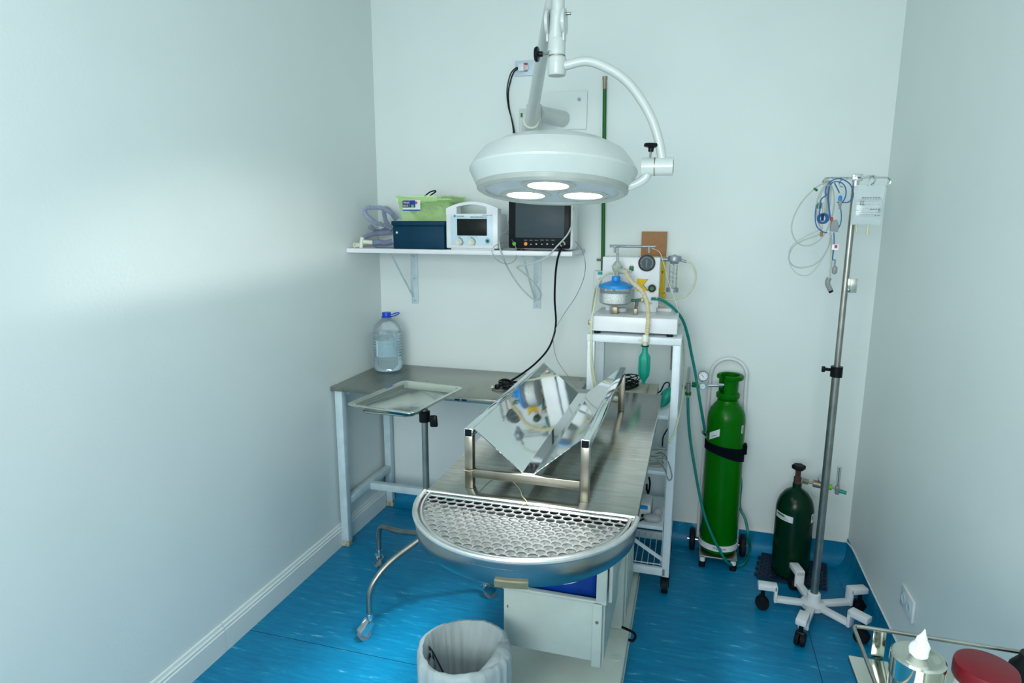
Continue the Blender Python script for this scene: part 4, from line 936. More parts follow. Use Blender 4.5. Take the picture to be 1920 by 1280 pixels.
obj('neck_band', MB().lathe([(0.0125, ZT-0.003), (0.0155, ZT-0.002), (0.0155, ZT+0.002), (0.0125, ZT+0.003)], (bgx, bgy, 0), 24), 'cyldark', t)
hp = [(cc[0]+0.036, cc[1]+0.005, BT+0.176)] + [(1.318,-0.4,1.348),(1.33,-0.42,1.33),(1.353,-0.44,1.308),(1.379,-0.46,1.291),(1.403,-0.48,1.262),(1.417,-0.495,1.221),(1.421,-0.5,1.174),(1.42,-0.5,1.134),(1.418,-0.5,1.11)]
t2 = thing('corrugated_hose', 'cream corrugated breathing hose drooping across the front of anaesthesia machine', 'hose', (1.37, -0.49, 1.10))
obj('hose_body', MB().tube(hp, 0.0082, 14, corr=0.14, corr_n=90), 'cream_hose', t2)
obj('hose_elbow', MB().lathe([(0, ZT+0.045), (0.010, ZT+0.044), (0.014, ZT+0.036), (0.0145, ZT+0.018), (0.011, ZT+0.014), (0.0095, ZT+0.001), (0, ZT)], (bgx, bgy, 0), 22).cyl((bgx-0.012, bgy, ZT+0.022), (bgx-0.028, bgy-0.003, ZT+0.022), 0.0028), 'ivory', t2)

# things on the rack shelves
DZ = SHZ[0]
t = thing('suction_device', 'beige desktop medical unit with black front strip on the upper rack shelf', 'medical device', (1.34, -0.32, DZ))
db = MB().prism([(-0.445, DZ+0.004), (-0.445, DZ+0.052), (-0.425, DZ+0.068), (-0.260, DZ+0.080), (-0.245, DZ+0.070), (-0.235, DZ+0.004)], 'x', 1.225, 1.462)
obj('casing', db, 'beige', t)
obj('front_strip', MB().box((1.235, -0.4475, DZ+0.026), (1.430, -0.443, DZ+0.048), 0.001), 'black', t)
dm = MB(); dashes(dm, 1.340, 1.385, -0.448, DZ+0.035, 0.004, 7, 5); obj('strip_print', dm, 'paper', t)
obj('top_seam', MB().box((1.420, -0.40, DZ+0.0702), (1.423, -0.28, DZ+0.0795)), 'brass', t)
for x, y in ((1.245, -0.43), (1.44, -0.43), (1.245, -0.25), (1.44, -0.25)): obj('rubber_foot', MB().cyl((x, y, DZ), (x, y, DZ+0.005), 0.009), 'rubber', t)
hc = MB(); rd = random.Random(9)
for k in range(13):
    cx, cy = 1.318+rd.uniform(-0.02, 0.02), -0.345+rd.uniform(-0.012, 0.012); rr = rd.uniform(0.030, 0.055); z0 = DZ+0.078+0.0028*k
    hc.tube([(cx+rr*1.15*math.cos(a+k), cy+rr*0.62*math.sin(a+k), z0+0.010*math.sin(a*1.3+k)+(0.012 if k > 9 else 0)) for a in [i*0.6 for i in range(12)]], 0.0023, 6, step=4)
tag(obj('cable_heap', hc, 'black', loc=(1.318, -0.345, DZ+0.075)), 'heap of black cable piled on top of the beige device', 'cable')
eb = MB(); c0 = Vector((1.498, -0.36, DZ+0.050))
eb.sphere(c0, 0.042, (0.60, 1.0, 1.15), 20, 14, Matrix.Rotation(math.radians(28), 3, 'Y'))
tag(obj('teal_bag', eb, 'tealbag', loc=(1.498, -0.36, DZ)), 'folded teal rubber bag beside the beige device on the upper rack shelf', 'rubber bag')
tag(obj('device_cord', MB().tube([(1.458, -0.30, DZ+0.05), (1.475, -0.32, DZ+0.066), (1.49, -0.31, DZ+0.098), (1.508, -0.28, DZ+0.09), (1.500, -0.250, DZ+0.03), (1.495, -0.235, DZ+0.005)], 0.003, 7), 'black', loc=(1.47, -0.3, DZ)), 'black cord curling behind the teal bag', 'cord')
DZ = SHZ[1]
t = thing('grey_cable_coil', 'untidy coil of pale grey cable hanging over middle rack shelf edge', 'cable', (1.48, -0.38, DZ))
gc = MB()
for k in range(11):
    cx, cy = 1.462+rd.uniform(-0.01, 0.014), -0.375+rd.uniform(-0.02, 0.01); rr = rd.uniform(0.034, 0.056)
    gc.tube([(cx+rr*0.95*math.cos(a+k), cy+rr*0.8*math.sin(a+k), DZ+0.008+0.0062*k+0.008*math.sin(a+k*2)) for a in [i*0.6 for i in range(11)]], 0.003, 6, step=4)
obj('coil', gc, 'greywire', t)
obj('loose_loop', MB().tube([(1.47, -0.42, DZ+0.06), (1.505, -0.445, DZ+0.072), (1.530, -0.492, DZ+0.045), (1.543, -0.495, DZ-0.005), (1.530, -0.492, DZ-0.02), (1.512, -0.46, DZ+0.012), (1.48, -0.42, DZ+0.03)], 0.0026, 7), 'greyplug', t)
tag(obj('plug_lead', MB().tube([(1.448,-0.42,0.4869),(1.453,-0.42,0.463),(1.451,-0.42,0.4285),(1.447,-0.42,0.4143),(1.443,-0.42,0.4276),(1.44,-0.42,0.4517)], 0.0042, 7).box((1.436,-0.425,0.4262), (1.445,-0.412,0.4556), 0.003), 'black', loc=(1.44, -0.42, 0.45)), 'black plug on a lead hanging beneath the middle rack shelf', 'plug')
tag(obj('rear_lead', MB().tube([(1.519,-0.19,0.6795),(1.515,-0.19,0.6478),(1.492,-0.19,0.5984),(1.489,-0.19,0.5665),(1.489,-0.19,0.5386)], 0.003, 7), 'black', loc=(1.5, -0.19, 0.6)), 'black lead hanging at the rear between upper and middle rack shelves', 'cord')
DZ = SHZ[2]
t = thing('nebuliser', 'small white device with blue label and black port on lower rack shelf', 'medical device', (1.43, -0.35, DZ))
obj('casing', MB().box((1.402, -0.405, DZ), (1.462, -0.29, DZ+0.066), 0.010), 'white', t)
obj('grey_side', MB().box((1.455, -0.395, DZ+0.003), (1.4640, -0.30, DZ+0.055), 0.003), 'greyplug', t)
lb = obj('blue_label', MB().box((1.412, -0.4065, DZ+0.024), (1.448, -0.404, DZ+0.062), 0.001), 'paper', t)
obj('label_print', MB().box((1.412, -0.4072, DZ+0.044), (1.448, -0.4062, DZ+0.062)), 'bluelid', lb)
obj('port', MB().cyl((1.428, -0.405, DZ+0.014), (1.428, -0.408, DZ+0.014), 0.0075, seg=18), 'black', t)
mk = MB().sphere((1.470, -0.425, DZ+0.018), 0.034, (1.15, 0.75, 0.52), 20, 12).sphere((1.490, -0.405, DZ+0.037), 0.026, (0.8, 0.6, 0.85), 16, 10, Matrix.Rotation(0.6, 3, 'Y'))
for v in mk.bm.verts: v.co.z = max(v.co.z, DZ+0.001)
tag(obj('face_mask', mk, 'mauve', loc=(1.475, -0.42, DZ)), 'soft translucent greyish face mask in front on the lower rack shelf', 'mask')
tag(obj('short_lead', MB().tube([(1.400, -0.42, DZ+0.02), (1.408, -0.45, DZ+0.006), (1.430, -0.435, DZ+0.010), (1.445, -0.41, DZ+0.008)], 0.0035, 7), 'black', loc=(1.42, -0.43, DZ)), 'short black lead in front of the white device on lower rack shelf', 'cord')

# ---------------------------------------------------------------- large oxygen cylinder on its cart
CX, CY, CR = 1.759, -0.132, 0.082
t = thing('cylinder_cart', 'small white cylinder trolley with black wheels and loop handle by back wall', 'cylinder trolley', (1.76, -0.13, 0))
obj('base_plate', MB().box((1.676, -0.222, 0.050), (1.842, -0.040, 0.058), 0.002), 'pole', t)
hd = MB()
hx0, hx1 = 1.682, 1.838
hd.tube([(hx0-0.012, -0.034, 0.055), (hx0-0.008, -0.034, 0.4), (hx0, -0.034, 0.82)] + [(CX+0.003+(hx1-hx0)/2*math.cos(a), -0.034, 0.862+0.078*math.sin(a)) for a in [PI-PI*k/8 for k in range(9)]] + [(hx1, -0.034, 0.82), (hx1+0.008, -0.034, 0.4), (hx1+0.010, -0.034, 0.055)], 0.0075, 12, step=4)
obj('loop_handle', hd, 'white', t)
for x in (1.692, 1.826):
    l = obj('leg', MB().cyl((x, -0.205, 0.026), (x, -0.205, 0.051), 0.0125), 'white', t)
    obj('leg_cap', MB().cyl((x, -0.205, 0.0), (x, -0.205, 0.027), 0.0150), 'rubber', l)
for x, s_ in ((1.645, -1), (1.874, 1)):
    wl = obj('wheel', MB().lathe([(0.006, -0.013), (0.040, -0.013), (0.050, -0.010), (0.053, 0), (0.050, 0.010), (0.040, 0.013), (0.006, 0.013)], seg=32, mtx=Matrix.Translation((x, -0.062, 0.053)) @ Matrix.Rotation(PI/2, 4, 'Y')), 'rubber', t)
obj('axle', MB().cyl((1.622, -0.062, 0.053), (1.892, -0.062, 0.053), 0.005), 'chrome', t)
obj('retaining_ring', MB().lathe([(CR+0.002, 0.085), (CR+0.0055, 0.085), (CR+0.0055, 0.112), (CR+0.002, 0.112)], (CX, CY, 0), 48, closed_prof=True), 'white', t)
# lettering on the ring
rg = MB()
for k, ch in enumerate('OXIGENIO'):
    pass
def bent_text(name, s, size, cx, cy, r, a_c, z, mat, parent):
    cu = bpy.data.curves.new(name, 'FONT'); cu.body = s; cu.size = size; cu.align_x = 'CENTER'; cu.resolution_u = 2; cu.extrude = 0.0003
    tt = bpy.data.objects.new('tmp_text', cu); C.objects.link(tt)
    dg = bpy.context.evaluated_depsgraph_get(); dg.update()
    me = bpy.data.meshes.new_from_object(tt.evaluated_get(dg)); bpy.data.objects.remove(tt)
    m = MB(); m.bm.from_mesh(me); bpy.data.meshes.remove(me)
    for v in m.bm.verts:
        a = a_c+v.co.x/r; rr = r+v.co.z
        zz = v.co.y; v.co = Vector((cx+rr*math.cos(a), cy+rr*math.sin(a), z+zz))
    return obj(name, m, mat, parent)
bent_text('ring_text', 'Oxigênio', 0.016, CX, CY, CR+0.006, math.radians(272), 0.095, 'bluelabel', t)
st = MB()
n = 64; A = []; B = []
Ai, Bi = [], []
for k in range(n):
    a = 2*PI*k/n; zt = 0.572-0.010*math.cos(a)-0.006*math.sin(a)
    w_ = 0.028+0.008*math.cos(a-0.4)
    for L, rr, zz in ((A, CR+0.0045, zt), (B, CR+0.0045, zt-2*w_+0.004), (Ai, CR+0.0008, zt), (Bi, CR+0.0008, zt-2*w_+0.004)):
        L.append(st.bm.verts.new((CX+rr*math.cos(a), CY+rr*math.sin(a), zz)))
st.ring(A, B); st.ring(Ai, Bi); st.ring(A, Ai); st.ring(B, Bi)
st.box((CX+CR-0.004, CY-0.03, 0.535), (CX+CR+0.012, CY+0.01, 0.580), 0.004)
obj('strap', st, 'blackfabric', t)

t = thing('oxygen_cylinder', 'tall bright green oxygen cylinder with gauge and flowmeter strapped on white trolley', 'gas cylinder', (CX, CY, 0.058))
z0 = 0.058
bp_ = [(0.0, z0), (CR-0.018, z0), (CR-0.004, z0+0.010), (CR, z0+0.026), (CR, 0.690), (CR-0.003, 0.712), (CR-0.012, 0.735), (CR-0.027, 0.755), (0.046, 0.766), (0.044, 0.775), (0.034, 0.784), (0.034, 0.79), (0, 0.79)]
obj('cylinder_body', MB().lathe(bp_, (CX, CY, 0), 56), 'cyl', t)
cg = MB()
cg.lathe([(0.030, 0.785), (0.049, 0.785), (0.0505, 0.790), (0.0505, 0.803), (0.046, 0.808), (0.030, 0.808)], (CX, CY, 0), 40, closed_prof=True)
cg.lathe([(0.037, 0.806), (0.041, 0.806), (0.042, 0.85), (0.044, 0.872), (0.040, 0.872), (0.038, 0.85)], (CX, CY, 0), 36, math.radians(-120), math.radians(60), closed_prof=True)
cg.lathe([(0.037, 0.806), (0.041, 0.806), (0.042, 0.872), (0.038, 0.872)], (CX, CY, 0), 12, math.radians(100), math.radians(175), closed_prof=True)
cg.lathe([(0.040, 0.868), (0.054, 0.870), (0.057, 0.876), (0.057, 0.886), (0.052, 0.890), (0.040, 0.888)], (CX+0.005, CY, 0), 48, math.radians(-115), math.radians(180), closed_prof=True)
obj('valve_guard', cg, 'cyl', t)
vl = MB().lathe([(0, 0.788), (0.012, 0.788), (0.014, 0.81), (0.014, 0.85), (0.016, 0.852), (0.016, 0.868), (0, 0.87)], (CX-0.004, CY, 0), 20)
obj('valve', vl, 'chrome', t)
rgl = MB().cyl((CX-0.012, CY-0.015, 0.840), (CX-0.045, CY-0.025, 0.842), 0.0105, seg=6).cyl((CX-0.040, CY-0.025, 0.842), (1.672, CY-0.028, 0.838), 0.0055)
obj('regulator_stem', rgl, 'chrome', t)
gp = Vector((1.648, CY-0.030, 0.838))
rg_ = obj('regulator', MB().cyl(gp+Vector((0, 0.014, 0)), gp+Vector((0, -0.014, 0)), 0.0155, seg=26).cyl(gp+Vector((0, 0, 0.010)), gp+Vector((0, 0, 0.022)), 0.0055, seg=8), 'chrome', t)
obj('regulator_cap', MB().cyl(gp+Vector((0, -0.014, 0)), gp+Vector((0, -0.0165, 0)), 0.0125), 'paper', rg_)
g1 = gp+Vector((0, 0, 0.044))
pg = obj('pressure_gauge', MB().lathe([(0, -0.012), (0.0215, -0.012), (0.0225, -0.008), (0.0225, 0.008), (0.020, 0.0095), (0.0195, 0.006), (0, 0.006)], seg=34, mtx=Matrix.Translation(g1) @ Matrix.Rotation(PI/2, 4, 'X')), 'greymetal', t)
obj('gauge_face', MB().cyl(g1+Vector((0, -0.0055, 0)), g1+Vector((0, -0.0075, 0)), 0.0192, seg=30), 'cotton', pg)
nd = MB().bar(g1+Vector((0.004, -0.0082, -0.005)), g1+Vector((-0.011, -0.0082, 0.010)), 0.0016, 0.0007, upv=(0, 1, 0))
for k in range(9):
    a = math.radians(-40+260*k/8); d = Vector((math.cos(a), 0, math.sin(a))); nd.bar(g1+d*0.0135+Vector((0, -0.0079, 0)), g1+d*0.0165+Vector((0, -0.0079, 0)), 0.0010, 0.0006, upv=(0, 1, 0))
obj('needle', nd, 'ink', pg)
obj('brass_joint', MB().cyl(gp+Vector((-0.014, 0, 0)), gp+Vector((-0.030, 0, 0)), 0.006, 0.007, 12), 'gold', t)
obj('green_nut', MB().cyl(gp+Vector((-0.028, 0, 0.001)), gp+Vector((-0.045, 0, 0.001)), 0.0135, seg=6), 'green', t)
fx = 1.588; fy = CY-0.030
fm = MB().lathe([(0, 0.802), (0.010, 0.802), (0.010, 0.845), (0.0, 0.845)], (fx, fy, 0), 20).cyl((fx, fy, 0.838), (1.605, fy, 0.838), 0.005)
obj('flowmeter_body', fm, 'greymetal', t)
obj('flow_tube', MB().lathe([(0.0, 0.845), (0.0072, 0.845), (0.0072, 0.918), (0.0, 0.921)], (fx, fy, 0), 18), 'clear', t)
gd = MB()
for k in range(10): gd.box((fx-0.003, fy-0.0076, 0.853+k*0.006), (fx+0.002, fy-0.0070, 0.8535+k*0.006))
gd.cyl((fx, fy, 0.846), (fx, fy, 0.916), 0.0026)
obj('flow_scale', gd, 'greyplug', t)
obj('flow_knob', MB().cyl((fx-0.012, fy, 0.826), (fx-0.026, fy, 0.824), 0.0090, seg=12).cyl((fx, fy, 0.790), (fx, fy, 0.804), 0.0135, seg=10), 'green', t)
obj('hose_barb', MB().cyl((fx, fy, 0.772), (fx, fy, 0.792), 0.0065, 0.0070), 'chrome', t)
def cyl_patch(cx, cy, r, a0, a1, z0, z1, tilt=0.0):
    m = MB(); n = 10; L0, L1 = [], []
    for k in range(n+1):
        a = a0+(a1-a0)*k/n; dz = tilt*(k/n-0.5)
        L0.append(m.bm.verts.new((cx+r*math.cos(a), cy+r*math.sin(a), z0+dz))); L1.append(m.bm.verts.new((cx+r*math.cos(a), cy+r*math.sin(a), z1+dz)))
    for k in range(n): m.bm.faces.new((L0[k], L0[k+1], L1[k+1], L1[k]))
    return m
D = math.radians
p1 = MB()
vs = []
for (a, z) in ((D(210), 0.625), (D(236), 0.598), (D(240), 0.600), (D(254), 0.640), (D(236), 0.662), (D(228), 0.660)):
    vs.append(p1.bm.verts.new((CX+(CR+0.0012)*math.cos(a), CY+(CR+0.0012)*math.sin(a), z)))
p1 = cyl_patch(CX, CY, CR+0.0012, D(214), D(250), 0.612, 0.645, 0.030)
sticker_ = obj('white_sticker', p1, 'paper', t)
p2 = MB()
p2 = cyl_patch(CX, CY, CR+0.0018, D(224), D(242), 0.622, 0.625, 0.012); obj('sticker_print', p2, 'greyplug', sticker_)
sticker_ = obj('small_sticker', cyl_patch(CX, CY, CR+0.0012, D(318), D(328), 0.640, 0.676), 'paper', t)
obj('sticker_bars', cyl_patch(CX, CY, CR+0.0018, D(321.5), D(324.5), 0.644, 0.673), 'ink', sticker_)

tag(obj('oxygen_hose', MB().tube([(1.418,-0.31,1.233),(1.459,-0.3,1.228),(1.508,-0.28,1.194),(1.549,-0.26,1.141),(1.574,-0.24,1.07),(1.591,-0.23,0.9989),(1.614,-0.22,0.9038),(1.636,-0.22,0.7977),(1.657,-0.2,0.6967),(1.668,-0.17,0.6363)] + [(1.665, -0.10, 0.60), (1.70, -0.036, 0.55), (1.79, -0.030, 0.45), (1.845, -0.040, 0.38)] + [(1.847,-0.07,0.2539),(1.874,-0.09,0.2002),(1.891,-0.12,0.1315)] + [(1.911,-0.03357,0.012),(1.879,-0.1468,0.01),(1.844,-0.183,0.01)] + [(1.798,-0.235,0.05022),(1.761,-0.24,0.1079),(1.724,-0.24,0.1766),(1.691,-0.24,0.2549),(1.661,-0.235,0.3584),(1.634,-0.22,0.476),(1.611,-0.2,0.5834),(1.596,-0.185,0.6845)] + [(fx, fy, 0.780)], 0.0062, 10, step=6), 'teal', loc=(1.6, -0.2, 0.5)), 'long teal hose looping from anaesthesia machine around the tall green cylinder', 'hose')

# ---------------------------------------------------------------- small dark cylinder on plastic mat
mt_ = MB(); mc = [Vector((1.966, -0.030, 0)), Vector((1.926, -0.250, 0)), Vector((2.202, -0.268, 0)), Vector((2.240, -0.050, 0))]
def mp2(u, v): return mc[1].lerp(mc[2], u).lerp(mc[0].lerp(mc[3], u), v)
NU, NV = 17, 13
for i in range(NU+1):
    mt_.bar(mp2(i/NU, 0)+Vector((0, 0, 0.008)), mp2(i/NU, 1)+Vector((0, 0, 0.008)), 0.0055, 0.010)
for j in range(NV+1):
    mt_.bar(mp2(0, j/NV)+Vector((0, 0, 0.008)), mp2(1, j/NV)+Vector((0, 0, 0.008)), 0.0055, 0.011)
for i in range(NU):
    for j in range(NV):
        if (i+j) % 2 == 0:
            c0 = mp2((i+0.5)/NU, (j+0.5)/NV); mt_.box(c0+Vector((-0.005, -0.005, 0.003)), c0+Vector((0.005, 0.005, 0.016)))
for j in range(1, NV, 3):
    c0 = mp2(-0.012, (j+0.5)/NV); mt_.cyl(c0+Vector((-0.004, 0, 0.002)), c0+Vector((-0.004, 0, 0.014)), 0.008, seg=10)
mt_.box((1.98, -0.24, 0.0), (2.2, -0.06, 0.003))
tag(obj('plastic_mat', mt_, simple('mat_blue_black', (0.008, 0.025, 0.06, 1), 0.5), loc=(2.08, -0.15, 0)), 'dark interlocking plastic floor mat under the small dark green cylinder', 'mat')
SX, SY, SR = 2.064, -0.186, 0.0775
t = thing('small_cylinder', 'short dark green gas cylinder with rusty valve and flowmeter standing on mat', 'gas cylinder', (SX, SY, 0.016))
obj('cylinder_body', MB().lathe([(0, 0.0165), (SR-0.010, 0.0165), (SR, 0.030), (SR, 0.325), (SR-0.003, 0.345), (SR-0.012, 0.372), (SR-0.030, 0.398), (0.028, 0.413), (0.0195, 0.418), (0.0185, 0.422), (0.0185, 0.440), (0, 0.440)], (SX, SY, 0), 52), 'cyldark', t)
obj('neck_valve', MB().lathe([(0, 0.438), (0.016, 0.438), (0.016, 0.468), (0.0115, 0.470), (0.0115, 0.498), (0.013, 0.50), (0, 0.505)], (SX, SY, 0), 8), simple('rusty_valve', (0.10, 0.05, 0.04, 1), 0.6, metal=0.4, var=0.4, scale=60), t)
hwp = []
hw = MB().lathe([(0, 0.502), (0.020, 0.502), (0.0255, 0.508), (0.0255, 0.520), (0.020, 0.524), (0, 0.521)], (SX, SY, 0), 30)
for v in hw.bm.verts:
    dx, dy = v.co.x-SX, v.co.y-SY; r = math.hypot(dx, dy)
    if r > 0.015: k = 1+0.10*math.cos(6*math.atan2(dy, dx)); v.co.x = SX+dx*k; v.co.y = SY+dy*k
obj('hand_wheel', hw, 'rubber', t)
RGa = Vector((SX+0.010, SY, 0.455)); RGb = Vector((2.222, SY-0.02, 0.440))
u_ = lambda f: RGa.lerp(RGb, f)
obj('regulator_nut', MB().cyl(u_(0.06), u_(0.22), 0.0135, seg=6).cyl(u_(0.2), u_(0.36), 0.0050), 'brass', t)
obj('regulator_body', MB().cyl(u_(0.34), u_(0.72), 0.0155, 0.0165, 22).cyl(u_(0.55)+Vector((0, 0, 0.010)), u_(0.55)+Vector((0, 0, 0.022)), 0.006), 'brass', t)
g2 = u_(0.56)+Vector((0, -0.002, 0.030))
obj('gauge', MB().cyl(g2+Vector((0, 0.008, -0.004)), g2+Vector((0, -0.008, 0.004)), 0.0165, seg=26), 'greymetal', t)
obj('green_coupling', MB().cyl(u_(0.72), u_(0.83), 0.0125, seg=14), 'lime', t)
fx2 = u_(0.97)
obj('flowmeter_body', MB().cyl(u_(0.83), u_(0.96), 0.0045).box(fx2+Vector((-0.008, -0.008, -0.024)), fx2+Vector((0.008, 0.008, 0.014)), 0.003), 'greymetal', t)
obj('flow_tube', MB().lathe([(0, 0.014), (0.007, 0.014), (0.0075, 0.098), (0, 0.100)], fx2, 16), 'clear', t)
gd = MB().cyl(fx2+Vector((0, 0, 0.014)), fx2+Vector((0, 0, 0.094)), 0.002)
for k in range(11): gd.box(fx2+Vector((-0.003, -0.0079, 0.020+k*0.0068)), fx2+Vector((0.003, -0.0072, 0.021+k*0.0068)))
obj('flow_scale', gd, 'ink', t)
obj('green_knob', MB().cyl(fx2+Vector((0.008, -0.004, -0.006)), fx2+Vector((0.034, -0.012, -0.010)), 0.0085, 0.0075, 14), 'tealbag', t)
s1 = obj('torn_label', cyl_patch(SX, SY, SR+0.001, D(196), D(258), 0.288, 0.316, -0.006), 'paper', t)
obj('label_print', cyl_patch(SX, SY, SR+0.0016, D(202), D(232), 0.305, 0.312, -0.004), 'green', s1)
pr = MB()
for k in range(3): 
    q_ = cyl_patch(SX, SY, SR+0.0016, D(204), D(246-5*k), 0.2935+0.0042*k, 0.295+0.0042*k, -0.004); me_ = bpy.data.meshes.new('tmp'); q_.bm.to_mesh(me_); pr.bm.from_mesh(me_); bpy.data.meshes.remove(me_)
obj('label_lines', pr, 'greyplug', s1)
s2 = obj('side_label', cyl_patch(SX, SY, SR+0.001, D(318), D(334), 0.285, 0.325), 'paper', t)
obj('side_print', cyl_patch(SX, SY, SR+0.0016, D(322), D(326), 0.300, 0.320), 'ink', s2)

# ---------------------------------------------------------------- iv stand
IX, IY = 2.113, -0.474
t = thing('iv_stand', 'steel IV drip stand on white five-legged castor base', 'iv stand', (IX, IY, 0))
obj('hub', MB().lathe([(0, 0.030), (0.030, 0.030), (0.044, 0.040), (0.046, 0.060), (0.026, 0.066), (0.024, 0.100), (0.020, 0.103), (0, 0.103)], (IX, IY, 0), 32), 'white', t)
obj('lower_pole', MB().cyl((IX, IY, 0.10), (IX, IY, 1.0), 0.0145, seg=22), 'pole', t)
obj('upper_pole', MB().cyl((IX, IY, 1.0), (IX, IY, 1.690), 0.0108, seg=20), 'pole', t)
obj('height_clamp', MB().cyl((IX, IY, 0.985), (IX, IY, 1.024), 0.021, seg=22).cyl((IX-0.018, IY, 1.010), (IX-0.040, IY-0.004, 1.012), 0.006).bar((IX-0.040, IY-0.004, 1.012), (IX-0.052, IY-0.006, 1.012), 0.010, 0.022, 0.003), 'black', t)
obj('metal_tag', MB().box((IX+0.006, IY-0.0125, 1.300), (IX+0.036, IY-0.0113, 1.352), 0.0005), 'tray', t)
for (x, y) in ((1.920, -0.480), (2.036, -0.688), (2.300, -0.398), (2.264, -0.606), (2.068, -0.290)):
    d = Vector((x-IX, y-IY, 0)); L = d.length; d.normalize(); sd = Vector((-d.y, d.x, 0)); P0 = Vector((IX, IY, 0))
    lg = MB().bar(P0+d*0.025+Vector((0, 0, 0.052)), P0+d*(L-0.050)+Vector((0, 0, 0.052)), 0.030, 0.018, 0.003)
    lg.bar(P0+d*(L-0.056)+Vector((0, 0, 0.078)), P0+d*(L-0.044)+Vector((0, 0, 0.078)), 0.038, 0.070, 0.003)
    lg.bar(P0+d*(L-0.056)+Vector((0, 0, 0.103)), P0+d*(L+0.018)+Vector((0, 0, 0.103)), 0.038, 0.024, 0.004)
    l = obj('leg', lg, 'white', t)
    c0 = P0+d*(L-0.004)
    wh = MB(); w0 = c0+Vector((0, 0, 0.0275))
    for s_ in (-1, 1): wh.cyl(w0+sd*0.003*s_, w0+sd*0.018*s_, 0.0275, 0.024, 24)
    ca = obj('castor', wh, 'rubber', l)
    obj('castor_cover', MB().cyl(c0+Vector((0, 0, 0.055)), c0+Vector((0, 0, 0.091)), 0.008).bar(w0-d*0.012+Vector((0, 0, 0.022)), w0+d*0.012+Vector((0, 0, 0.026)), 0.034, 0.014, 0.005), 'black', ca)
hk = MB().box((IX-0.014, IY-0.012, 1.690), (IX+0.020, IY+0.012, 1.716), 0.004).cyl((IX, IY, 1.675), (IX, IY, 1.692), 0.0125)
obj('hook_block', hk, 'chrome', t)
zz = 1.703
h1 = MB().tube([(IX-0.012, IY, zz), (IX-0.090, IY, zz+0.001), (IX-0.100, IY-0.001, zz-0.004), (IX-0.106, IY-0.002, zz-0.013), (IX-0.103, IY-0.002, zz-0.022)], 0.0034, 8)
h2 = MB().tube([(IX+0.016, IY, zz), (IX+0.090, IY, zz-0.001), (IX+0.104, IY, zz-0.005), (IX+0.110, IY, zz-0.016), (IX+0.106, IY, zz-0.024), (IX+0.095, IY, zz-0.028)], 0.0034, 8)
h3 = MB().tube([(IX+0.004, IY-0.010, zz), (IX+0.030, IY-0.085, zz), (IX+0.038, IY-0.098, zz-0.006), (IX+0.036, IY-0.102, zz-0.020), (IX+0.028, IY-0.094, zz-0.028)], 0.0034, 8)
h4 = MB().tube([(IX+0.004, IY+0.010, zz), (IX-0.025, IY+0.085, zz), (IX-0.032, IY+0.098, zz-0.006), (IX-0.030, IY+0.102, zz-0.020), (IX-0.022, IY+0.095, zz-0.026)], 0.0034, 8)
for h in (h1, h2, h3, h4): obj('hook', h, 'chrome', t)
# drip bag
t = thing('drip_bag', 'clear plastic IV fluid bag with printed label hanging from the IV stand', 'iv bag', (2.165, -0.50, 1.53))
y0 = -0.50
bz0, bz1, bx0, bx1 = (2.114,-0.5,1.541)[2], (2.102,-0.5,1.676)[2], (2.105,-0.5,1.607)[0], (2.2,-0.5,1.607)[0]
bg = MB(); N = 12; F, K = [], []
for i in range(N+1):
    fr_, kr = [], []
    for j in range(N+1):
        u, v = i/N, j/N; x = bx0+(bx1-bx0)*u+0.006*(v-0.5)*(1 if u > 0.5 else -1)*0; z = bz0+(bz1-bz0)*v
        th = 0.012*(math.sin(PI*u)**0.6 if 0 < u < 1 else 0)*(math.sin(PI*min(1, v*1.05+0.0))**0.6 if 0 < v < 0.95 else 0)*(1.25-v*0.9)
        x -= 0.010*(1-v)**2*(1 if u < 0.5 else -1)*0
        fr_.append(bg.bm.verts.new((x, y0-th, z))); kr.append(bg.bm.verts.new((x, y0+th+0.0006, z)))
    F.append(fr_); K.append(kr)
for i in range(N):
    for j in range(N):
        bg.bm.faces.new((F[i][j], F[i+1][j], F[i+1][j+1], F[i][j+1])); bg.bm.faces.new((K[i][j], K[i][j+1], K[i+1][j+1], K[i+1][j]))
obj('bag', bg, clear('filled_bag', (0.80, 0.88, 0.88, 1), 0.12, 0.45), t)
pt = MB()
rd = random.Random(21)
lines = [(1612.5, 1648, 371.5, 2.0, 7), (1607, 1652, 374.5, 0.6, 9), (1601, 1651, 377, 0.5, 10), (1611, 1619, 378, 2.2, 2), (1610, 1619, 381, 2.2, 2), (1610, 1619, 384, 2.2, 2), (1601, 1650, 383, 0.5, 6), (1611, 1650, 391, 0.6, 8), (1598, 1618, 394, 0.7, 4), (1630, 1650, 393, 1.6, 4), (1609, 1650, 398, 0.6, 7), (1611, 1645, 402.5, 0.6, 6), (1606, 1648, 405, 0.5, 6), (1645, 1652, 396, 2.0, 1), (1640, 1650, 404, 1.6, 2)]
sx = (bx1-bx0)/57.0; szz = (bz1-bz0)/74.0
for k, (a, b_, yy, hh, n_) in enumerate(lines):
    dashes(pt, bx0+(max(a, 1600)-1598)*sx, bx0+(min(b_, 1653)-1598)*sx, y0-0.0135, bz0+(421-yy)*szz, hh*szz*0.75, n_, k)
obj('printed_label', pt, 'iv_ink', t)
obj('port', MB().cyl((bx0+0.020, y0, bz0+0.004), (bx0+0.022, y0, bz0-0.026), 0.0035).cyl((bx0+0.022, y0, bz0-0.022), (bx0+0.030, y0, bz0-0.030), 0.003), 'cream_tube', t)
obj('port', MB().cyl((bx0+0.056, y0, bz0+0.004), (bx0+0.056, y0, bz0-0.034), 0.0042).cyl((bx0+0.056, y0, bz0-0.022), (bx0+0.056, y0, bz0-0.034), 0.006), 'cream_tube', t)
